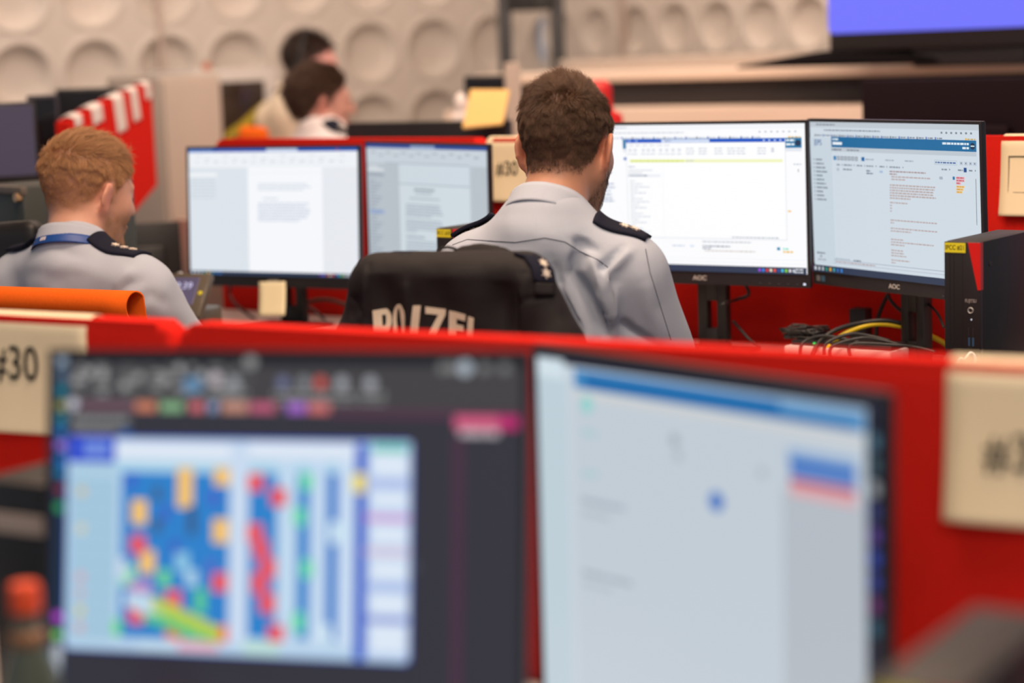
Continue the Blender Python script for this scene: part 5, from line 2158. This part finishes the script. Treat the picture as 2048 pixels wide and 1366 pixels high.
def bottle():
    c_ = P(50, 1195, 2.0)
    root = empty('bottle', (c_[0], c_[1], FG.zd))
    tag(root, 'dark glass bottle with an orange cap and red label at the lower left corner', 'bottle')
    zc = c_[2] + .014 - FG.zd
    g = mat('dark_bottle_glass', (.075, .085, .055, 1), .12, spec=.7, noise_scale=10, noise_amt=.1)
    MB().lathe([(0, 0), (.030, 0), (.033, .006), (.033, zc - .125), (.029, zc - .095), (.018, zc - .062), (.0135, zc - .040), (.0135, zc - .020), (0, zc - .020)], 32).build('glass_body', g, root, smooth=True)
    MB().lathe([(0, zc), (.0135, zc), (.0155, zc - .004), (.0158, zc - .028), (0, zc - .028)], 28).build('cap', mat('orange_cap', (.75, .07, .01, 1), .4, noise_scale=30, noise_amt=.05), root, angle=.6)
    MB().lathe([(.0335, .03), (.0336, .05), (.0336, zc - .135), (.0331, zc - .128)], 32).build('label', M_REDPL, root, smooth=True)
    MB().lathe([(.0139, zc - .060), (.0185, zc - .060), (.0180, zc - .050), (.0150, zc - .045)], 28).build('neck_label', mat('bronze_foil', (.30, .14, .06, 1), .4, noise_scale=30, noise_amt=.1), root, smooth=True)


# ------------------------------------------------------------------ far background
def face_frame(px0, py0, d, yaw_deg):
    p = P(px0, py0, d)
    return p, Matrix.Translation(Vector((p[0], p[1], 0))) @ Matrix.Rotation(-math.radians(yaw_deg), 4, 'Z')


def background():
    # long counter: cream ledge, dark band, cream front
    d0 = 7.3
    a, b = P(1225, 178, 7.6), P(2120, 178, 6.5)
    u = b - a
    L = np.linalg.norm(u[:2])
    ang = math.atan2(u[1], u[0])
    za = lambda y, d=7.3: P(1500, y, d)[2]
    Tm = Matrix.Translation(Vector((a[0], a[1], 0))) @ Matrix.Rotation(ang, 4, 'Z')
    root = empty('long_counter', (0, 0, 0))
    root.matrix_world = Tm
    tag(root, 'long pale counter with a dark band, crossing behind the middle person to the right edge', 'counter')
    xs, xe = -1.0, L + .1
    MB().box((xs + .43, -.30, 0), (xe, .5, za(207)), .004).build('front_panel', M_CREAM, root, angle=.6)
    MB().box((xs + .40, -.045, za(206)), (xe, .45, za(156)), .004).build('dark_band', mat('dark_band_panel', (.018, .014, .015, 1), .5, noise_scale=10, noise_amt=.1), root, angle=.6)
    MB().box((xs + .40, -.09, za(156)), (xe, .85, za(134)), .01).build('ledge', M_CREAM, root, angle=.6)
    MB().box((xs + .36, .50, za(136)), (L * .55, .9, za(110)), .008).build('upper_ledge', M_BEIGE, root, angle=.6)
    # beige end column left of the counter
    c = P(1027, 200, 6.6)
    pc = MB().box((c[0] - .026, c[1] - .02, 0), (c[0] + .026, c[1] + .3, P(1027, 126, 6.6)[2]), .004).build('beige_column', M_BEIGE, None, angle=.6)
    tag(pc, 'narrow beige end panel just left of the hair of the middle person', 'panel')
    # red chair top behind the head
    V, Q = sdf_surface([RBox((-.03, 0, .02), (.042, .02, .085), .030, k=.02), RBox((0, .18, -.48), (.2, .2, .03), .025, k=.02), RBox((0, .0, -.30), (.04, .015, .30), .012, k=.02), Cone((0, .18, -.50), (0, .18, -.86), .03, .03, k=.02), Cone((0, .18, -.87), (0, .18, -.885), .22, .22, k=.02)], .012)
    c = P(1220, 226, 6.2)
    V[:, 2] = np.maximum(V[:, 2], -c[2] + .002)
    rc_ = link_mesh('red_chair', np_mesh('red_chair', V, Q), M_REDPL)
    rc_.location = c
    tag(rc_, 'red chair whose narrow back shows beside the dark haired head in the middle', 'chair')
    V, Q = sdf_surface([RBox((0, 0, 0), (.055, .025, .09), .024, R=rot(0, 0, 5), k=.02), RBox((.0, .2, -.50), (.2, .2, .03), .025, k=.02), RBox((0, .0, -.30), (.04, .015, .30), .012, k=.02), Cone((0, .2, -.50), (0, .2, -.95), .03, .03, k=.02), Cone((0, .2, -.98), (0, .2, -.99), .22, .22, k=.02)], .012)
    c = P(506, 303, 7.3)
    V[:, 2] = np.maximum(V[:, 2], -c[2] + .002)
    oc = link_mesh('orange_chair', np_mesh('orange_chair', V, Q), M_ORANGE)
    oc.location = c
    tag(oc, 'orange chair peeking over the red partition left of the people at the back', 'chair')
    # violet screen standing on the counter
    tv = empty('wide_screen', P(1870, 100, 6.7), ang)
    tag(tv, 'large glowing violet blue screen at the upper right corner', 'screen')
    w0, w1 = P(1656, 60, 6.7), P(2230, 60, 6.0)
    M_TV = emit('violet_screen', rgb(112, 116, 255), 1.0)
    yb = P(1870, 60, 6.4)[2]
    yf = P(1870, 98, 6.4)[2]
    tv.location = ((w0[0] + w1[0]) / 2, (w0[1] + w1[1]) / 2, yf)
    tv.rotation_euler = (0, 0, math.atan2(w1[1] - w0[1], w1[0] - w0[0]))
    hw = np.linalg.norm((w1 - w0)[:2]) / 2
    bz = yb - yf
    MB().box((-hw, 0, 0), (hw, .05, .60), .012).build('housing', M_BLACK, tv, angle=.6)
    pts = []
    x0, x1, z0, z1, r = -hw + .004, hw - .006, bz, .59, .02
    for cx, cz, a0 in ((x1 - r, z1 - r, 0), (x0 + r, z1 - r, 90), (x0 + r, z0 + r, 180), (x1 - r, z0 + r, 270)):
        for k in range(6):
            an = math.radians(a0 + k * 18)
            pts.append((cx + r * math.cos(an), cz + r * math.sin(an)))
    MB().prism(pts, .004, Matrix.Translation(Vector((0, -.004, 0)))).build('glowing_panel', M_TV, tv)
    MB().box((-.20, .02, P(1870, 134, 6.4)[2] - yf), (.20, .06, .02), .006).build('neck', M_BLACK, tv, angle=.6)
    # dark curved foot of the screen, lying on the ledge
    c0, c1 = P(1482, 131, 6.95), P(2110, 118, 6.3)
    zf = P(1800, 128, 6.6)[2]

    def foot(uu, vv):
        p = c0 + (c1 - c0) * uu
        hgt = .050 * math.sin(min(uu * 2.2, 1) * math.pi / 2) + .004
        n = np.array([math.sin(ang), -math.cos(ang), 0])
        ca = math.cos(math.pi * vv)
        return tuple(p - n * (.07 * ca) * (.3 + .7 * min(uu * 3, 1)) + np.array([0, 0, hgt * math.sin(math.pi * vv) + (zf - p[2])]))
    o = MB().grid(foot, 24, 10, .004).build('keyboard_cover', mat('matte_black', (.006, .005, .006, 1), .95, spec=.05, noise_scale=30, noise_amt=.1), None, smooth=True)
    tag(o, 'long dark curved cover lying on the counter under the violet screen', 'footpiece')
    tan = mat('tan_wood', (.42, .22, .10, 1), .6, noise_scale=20, noise_amt=.2)
    for px, py, w, lab in ((1790, 101, .10, 'tan wooden block under the violet screen, nearer its left end'), (1960, 102, .16, 'long tan folder under the violet screen at the right edge')):
        q = P(px, py, 6.62)
        o = MB().box((-w, -.05, 0), (w, .05, .03), .008, M=Matrix.Translation(Vector((q[0], q[1], q[2] - .02))) @ Matrix.Rotation(ang, 4, 'Z')).build('tan_folder', tan, None, angle=.6)
        tag(o, lab, 'folder')
    # dark monitor back at the right, beyond the partition
    top = P(1900, 158, 5.35)
    root = empty('dark_monitor', (top[0], top[1], .79), -math.radians(35))
    tag(root, 'wide dark monitor back beyond the red partition at the right edge', 'monitor')
    pL, pR = P(1722, 158, 5.55), P(2160, 158, 5.1)
    w = np.linalg.norm((pR - pL)[:2])
    mid = (pL + pR) / 2
    root.location = (mid[0], mid[1], .79)
    root.rotation_euler = (0, 0, math.atan2(pR[1] - pL[1], pR[0] - pL[0]))
    M_PB = mat('plum_black', (.008, .002, .005, 1), .7, spec=.15, noise_scale=20, noise_amt=.15)
    hh = top[2] - .79
    MB().box((-w / 2, 0, hh - .38), (w / 2, .03, hh), .006).build('housing', M_PB, root, angle=.6)
    MB().box((-.14, -.03, hh - .30), (.14, .002, hh - .12), .012).build('back_cover', M_PB, root, angle=.6)
    MB().box((-.04, -.04, 0), (.04, -.015, hh - .2), .004).build('stand_column', M_BLACK, root, angle=.6)
    MB().box((-.13, -.14, 0), (.13, .10, .012), .004).build('stand_foot', M_BLACK, root, angle=.6)
    # the row of desks those stand on
    MID2 = MID
    root = empty('desk', MID.at(.5, -.45, 0), MID.a)
    tag(root, 'desk on the far side of the middle partition, hidden but for what stands on it', 'desk')
    MB().box((-1.3, -.40, .765), (1.3, .40, .79), .004).build('desktop', M_DESK, root, angle=.6)
    for s in (-1, 1):
        MB().box((s * 1.1 - .04, -.3, 0), (s * 1.1 + .04, .3, .765), .004).build('leg', M_GREYMETAL, root, angle=.6)
    # black frame stand in front of the dimpled wall
    fr = empty('black_frame_stand', P(1062, 10, 8.6))
    tag(fr, 'tall black frame with a crossbar at the top, in front of the dimpled wall', 'stand')
    b = P(1062, 10, 8.6)
    fr.location = (b[0], b[1], 0)
    for x0, y0 in ((1010, 60), (1115, 60)):
        q = P(x0, y0, 8.6)
        MB().box((q[0] - b[0] - .030, -.02, 0), (q[0] - b[0] + .030, .02, 2.2), .003).build('post', M_BLACK, fr, angle=.6)
    z0 = P(1062, 22, 8.6)[2]
    MB().box((-.105, -.022, z0), (.105, .022, z0 + .35), .004).build('crossbar', M_BLACK, fr, angle=.6)
    z1 = P(1062, 14, 8.6)[2]
    MB().box((.02, -.06, z1), (.06, -.02, z1 + .03), .003).build('bracket', M_BLACK, fr, angle=.6)
    # black desk screen right of the woman
    pL, pR = P(690, 247, 6.4), P(1016, 238, 6.1)
    zt = (pL[2] + pR[2]) / 2
    o = MB().box((0, 0, .45), (np.linalg.norm((pR - pL)[:2]), .03, zt), .006, M=Matrix.Translation(Vector((pL[0], pL[1], 0))) @ Matrix.Rotation(math.atan2(pR[1] - pL[1], pR[0] - pL[0]), 4, 'Z')).build('black_screen_panel', M_BLACK, None, angle=.6)
    tag(o, 'low black desk screen between the woman at the back and the yellow folder', 'partition')
    # yellow folder leaning on it
    tl, tr, br, bl = P(942, 182, 6.16), P(1020, 182, 6.10), P(1006, 250, 5.98), P(926, 258, 6.02)
    o = MB().grid(lambda u, v: tuple((tl * (1 - u) + tr * u) * (1 - v) + (bl * (1 - u) + br * u) * v), 4, 6, .006).build('yellow_folder', mat('yellow_card', (.70, .46, .17, 1), .8, spec=.15, noise_scale=12, noise_amt=.06), None)
    tag(o, 'yellow card folder leaning upright left of the dark haired head in the middle', 'folder')
    q = P(975, 160, 6.9)
    low_monitor('small dark monitor above the yellow folder', P(976, 151, 6.9), 10, .165, .20, P(976, 151, 6.9)[2] - .22)
    q = P(922, 210, 6.6)
    V, Q = sdf_surface([Ell((0, 0, 0), (.022, .03, .04), k=.01), RBox((0, 0, -.05), (.03, .03, .02), .01, k=.02)], .006)
    o = link_mesh('pale_cup', np_mesh('pale_cup', V, Q), M_WPAPER)
    o.location = q
    tag(o, 'small pale cup at the left edge of the yellow folder', 'cup')

    # ---- left: cabinets
    c0, c1 = P(316, 160, 7.6), P(440, 160, 7.75)
    zt = P(380, 150, 7.65)[2]
    an = math.atan2(c1[1] - c0[1], c1[0] - c0[0])
    cb = empty('tall_cabinet', c0 * [1, 1, 0], an)
    tag(cb, 'tall beige cabinet between the red divider and the left document monitor', 'cabinet')
    w = np.linalg.norm((c1 - c0)[:2])
    MB().box((0, 0, 0), (w, .45, zt), .004).build('body', M_BEIGE, cb, angle=.6)
    MB().box((.01, -.018, .05), (w - .01, 0, zt - .02), .003).build('door', M_BEIGE, cb, angle=.6)
    MB().box((w - .06, -.03, .95), (w - .05, -.016, 1.10), .002).build('handle', M_SILVER, cb, angle=.6)
    c0, c1 = P(385, 150, 8.1), P(552, 150, 8.3)
    zt = P(470, 138, 8.2)[2]
    an = math.atan2(c1[1] - c0[1], c1[0] - c0[0])
    cb = empty('display_cabinet', c0 * [1, 1, 0], an)
    tag(cb, 'pale cabinet with a dark glass front, left of the headset wearer at the back', 'cabinet')
    w = np.linalg.norm((c1 - c0)[:2])
    M_PG = mat('pale_grey_panel', (.50, .46, .43, 1), .6, noise_scale=8, noise_amt=.05)
    MB().box((0, 0, 0), (w, .45, zt), .004).build('body', M_PG, cb, angle=.6)
    x0, x1 = P(434, 200, 8.1)[0] - c0[0], P(540, 200, 8.1)[0] - c0[0]
    z0, z1 = P(480, 300, 8.1)[2], P(480, 163, 8.1)[2]
    gl = MB().box((x0, -.02, z0), (x1, .0, z1), .002).build('glass_front', mat('dark_cabinet_glass', (.03, .018, .012, 1), .25, noise_scale=7, noise_amt=.8), cb, angle=.6)
    pts = [(x0 + .01, z0 + .02), (x1 - .005, z0 + .02), (x1 - .005, z1 - .085), (x1 - .05, z1 - .115), (x0 + .10, z1 - .16), (x0 + .03, z1 - .20)]
    MB().prism(pts, .004, Matrix.Translation(Vector((0, -.0235, 0)))).build('yellow_picture', mat('yellow_picture', (.42, .32, .02, 1), .6, noise_scale=9, noise_amt=.5), gl)
    pts = [(x0 + .01, z0 + .01), (x1 - .005, z0 + .01), (x1 - .005, z1 - .115), (x0 + .11, z1 - .20), (x0 + .02, z1 - .23)]
    MB().prism(pts, .004, Matrix.Translation(Vector((0, -.0250, 0)))).build('dark_picture', mat('brown_picture', (.06, .035, .02, 1), .6, noise_scale=9, noise_amt=.5), gl)
    q = P(395, 139, 7.9)
    o = MB().lathe([(0, 0), (.016, 0), (.018, .006), (.016, .026), (.008, .032), (0, .032)], 20, Matrix.Translation(Vector((q[0], q[1] + .25, zt)))).build('alarm_lamp', emit('orange_lamp', (.9, .22, .10, 1), .6), None, smooth=True)
    tag(o, 'small orange red lamp on top of the pale cabinet at the back', 'lamp')
    # pale panel below, between the left person's phone and monitor
    c0, c1 = P(350, 480, 6.3), P(446, 480, 6.1)
    o = MB().box((0, 0, 0), (np.linalg.norm((c1 - c0)[:2]), .03, P(400, 440, 6.2)[2]), .004, M=Matrix.Translation(Vector((c0[0], c0[1], 0))) @ Matrix.Rotation(math.atan2(c1[1] - c0[1], c1[0] - c0[0]), 4, 'Z')).build('beige_screen', M_BEIGE, None, angle=.6)
    tag(o, 'beige desk screen at the left side of the left document monitor', 'partition')

    # ---- red divider with white sheets
    near, far = P(138, 245, 5.9), P(302, 165, 6.7)
    dr = far - near
    ang2 = math.atan2(dr[1], dr[0])
    Ld = np.linalg.norm(dr[:2])
    zf = far[2]
    zn = near[2]
    zb = P(302, 372, 6.7)[2]
    zb2 = P(250, 450, 6.35)[2]
    T2 = Matrix.Translation(Vector((near[0], near[1], 0))) @ Matrix.Rotation(ang2, 4, 'Z')
    rd = empty('red_divider', (0, 0, 0))
    rd.matrix_world = T2
    tag(rd, 'slanting red divider with white sheets over its top, behind the left person', 'partition')
    xb = Ld * .55
    pts = [(0, zb2 - .1), (xb, zb2), (Ld, zb), (Ld, zf - .012), (Ld - .012, zf)] + [(Ld * k / 8, zn + (zf - zn) * (k / 8) ** .85) for k in range(7, -1, -1)]
    pn = MB().prism(pts, .04).build('panel', M_RED, rd, angle=.6)
    MB().box((xb - .03, .01, 0), (xb + .03, .035, zb2 + .02), .003).build('post', M_GREYMETAL, rd, angle=.6)
    topz = lambda x: zn + (zf - zn) * (max(x, 0) / Ld) ** .85
    for k, (f0, f1, dpt) in enumerate(((.05, .13, .03), (.24, .36, .05), (.50, .62, .11), (.71, .80, .10), (.90, .97, .05))):
        x0, x1 = Ld * f0, Ld * f1

        def sheet(u, v):
            x = x0 + (x1 - x0) * u
            t = v * (dpt + .045 + .06)
            z = topz(x)
            if t < dpt:
                return (x + (dpt - t) * .25, -.003, z - (dpt - t) + .003)
            if t < dpt + .045:
                s = (t - dpt) / .045
                return (x, -.003 + .046 * s, z + .003 + .006 * math.sin(math.pi * s))
            return (x, .043, z - (t - dpt - .045) + .003)
        o = MB().grid(sheet, 4, 26, .0012).build('paper_sheet', M_WPAPER, None, smooth=True)
        o.matrix_world = T2
        tag(o, ('white sheet on the red divider, lowest one nearest the blond hair', 'wide white sheet on the red divider, second up from the blond hair', 'long white sheet in the middle of the red divider', 'white sheet on the red divider, second from its high end', 'pinkish short sheet at the high end of the red divider')[k], 'paper', 'sheets on the red divider')

    # ---- dark clutter at the far left
    tall = P(0, 0, 6)
    low_monitor('black monitor back left of the red divider, tilted against the dimpled wall', P(172, 176, 6.5), 28 - 40, .19, .26, .95)
    low_monitor('violet grey glowing monitor at the left edge', P(14, 205, 5.6), -22, .15, .22, .93, screen=emit('violet_grey_screen', rgb(66, 57, 74), 1.0))
    low_monitor('dark narrow monitor between the violet grey monitor and the black one', P(84, 190, 6.0), -30, .09, .36, .90, m=mat('violet_black', (.03, .024, .04, 1), .5, noise_scale=20, noise_amt=.1))
    dk = empty('desk', (P(60, 480, 5.6)[0] - .15, 5.95, 0), 0)
    tag(dk, 'dark desk at the far left edge that carries the black monitors', 'desk')
    MB().box((-.6, -.25, .86), (.16, .75, .89), .004).build('desktop', M_BLACK, dk, angle=.6)
    MB().box((-.6, -.22, .1), (.15, -.19, .86), .004).build('front_screen', mat('dark_wine_panel', (.05, .006, .010, 1), .8, noise_scale=20, noise_amt=.1), dk, angle=.6)
    MB().box((.05, -.15, 0), (.13, .7, .86), .004).build('leg', M_BLACK, dk, angle=.6)
    # grey green box
    q0, q1 = P(-40, 372, 4.9), P(44, 372, 4.75)
    zt = P(20, 372, 4.8)[2]
    bx = empty('grey_case', q0 * [1, 1, 0] + [0, 0, .82], math.atan2(q1[1] - q0[1], q1[0] - q0[0]))
    tag(bx, 'grey green computer case at the left edge behind the neck of the left person', 'computer')
    wv = np.linalg.norm((q1 - q0)[:2])
    M_GG = mat('grey_green_case', (.035, .042, .038, 1), .5, noise_scale=20, noise_amt=.1)
    MB().box((0, 0, 0), (wv, .30, zt - .82), .006).build('body', M_GG, bx, angle=.6)
    MB().box((-.01, -.006, zt - .82 - .02), (wv + .003, .012, zt - .82), .003).build('rim', mat('pale_rim', (.12, .10, .08, 1), .4, noise_scale=20, noise_amt=.1), bx, angle=.6)
    MB().cyl((wv - .012, -.014, zt - .82 - .025), (wv - .012, 0, zt - .82 - .025), .010, 14).build('knob', mat('brass_knob', (.55, .36, .2, 1), .35, metal=.6, noise_scale=20, noise_amt=.1), bx, angle=.6)
    lw = empty('desk', (bx.location[0] - .1, 4.9, 0), 0)
    tag(lw, 'dark side desk under the grey green computer case at the left edge', 'desk')
    MB().box((-.5, -.25, .79), (.40, .22, .82), .004).build('desktop', M_BLACK, lw, angle=.6)
    MB().box((-.45, -.2, 0), (-.38, .15, .79), .004).build('leg', M_BLACK, lw, angle=.6)
    MB().box((.25, -.2, 0), (.32, .15, .79), .004).build('leg', M_BLACK, lw, angle=.6)
    # dark chair back at the left of the left person
    V, Q = sdf_surface([RBox((0, 0, -.25), (.22, .03, .25), .025, R=rot(0, 0, -4), k=.02), RBox((0, .25, -.58), (.22, .22, .035), .03, k=.02), Cone((0, .2, -.6), (0, .2, -.92), .03, .03, k=.02), RBox((0, .05, -.5), (.04, .05, .15), .02, k=.02)], .012)
    c = P(-75, 452, 4.55)
    V[:, 2] = np.maximum(V[:, 2], -c[2] + .002)
    cb = link_mesh('dark_chair', np_mesh('dark_chair', V, Q), M_BLACK)
    cb.location = c
    cb.rotation_euler = (0, 0, math.radians(-20))
    tag(cb, 'black chair back showing left of the neck of the left person', 'chair')
# ------------------------------------------------------------------ build
background()
prM, JM = officer_middle()
prL, JL = officer_left()
woman_back()
man_back()
jacket_and_chair(prM, JM)
cables()
left_props()
orange_back()
bottle()


def lanyard(pr, J):
    cc, R = J['collar_c'], J['R']
    nk = J['hT'] + J['hR'] @ np.array([0, -.022, -.030])
    ca = nk - (J['neck'] + R @ np.array([0, .022, -.03]))
    ca /= np.linalg.norm(ca)
    right = R @ np.array([1., 0, 0])
    right -= ca * (right @ ca)
    right /= np.linalg.norm(right)
    fw = np.cross(ca, right)
    rx, ry = J['collar_r']

    def fn(u, v):
        a = 2 * math.pi * (u - .5) * .72
        back = (1 + math.cos(a)) / 2
        q = cc + right * math.sin(a) * (rx + .014 + .008 * v) - fw * math.cos(a) * (ry + .014 + .008 * v) + ca * (.002 + .014 * back - .020 * v)
        return tuple(q - cc)
    root = empty('lanyard', cc)
    tag(root, 'blue lanyard round the collar of the left person', 'lanyard')
    st = MB().grid(fn, 44, 5, .0012).build('strap', mat('blue_strap', (.005, .055, .26, 1), .5, noise_scale=120, noise_amt=.15), root, smooth=True)
    for k, u in enumerate((.46, .475, .49)):
        q, q2, q3 = (np.array(fn(*t)) for t in ((u, .3), (u + .008, .3), (u, .7)))
        n = np.cross(q2 - q, q3 - q)
        n /= np.linalg.norm(n)
        if n @ (-CF) < 0:
            n = -n
        MB().grid(lambda a, b: tuple(np.array(fn(u + .008 * a, .3 + .4 * b)) + n * .0018), 1, 1, .0006).build('strap_print', M_WHITEPL, st)


lanyard(prL, JL)
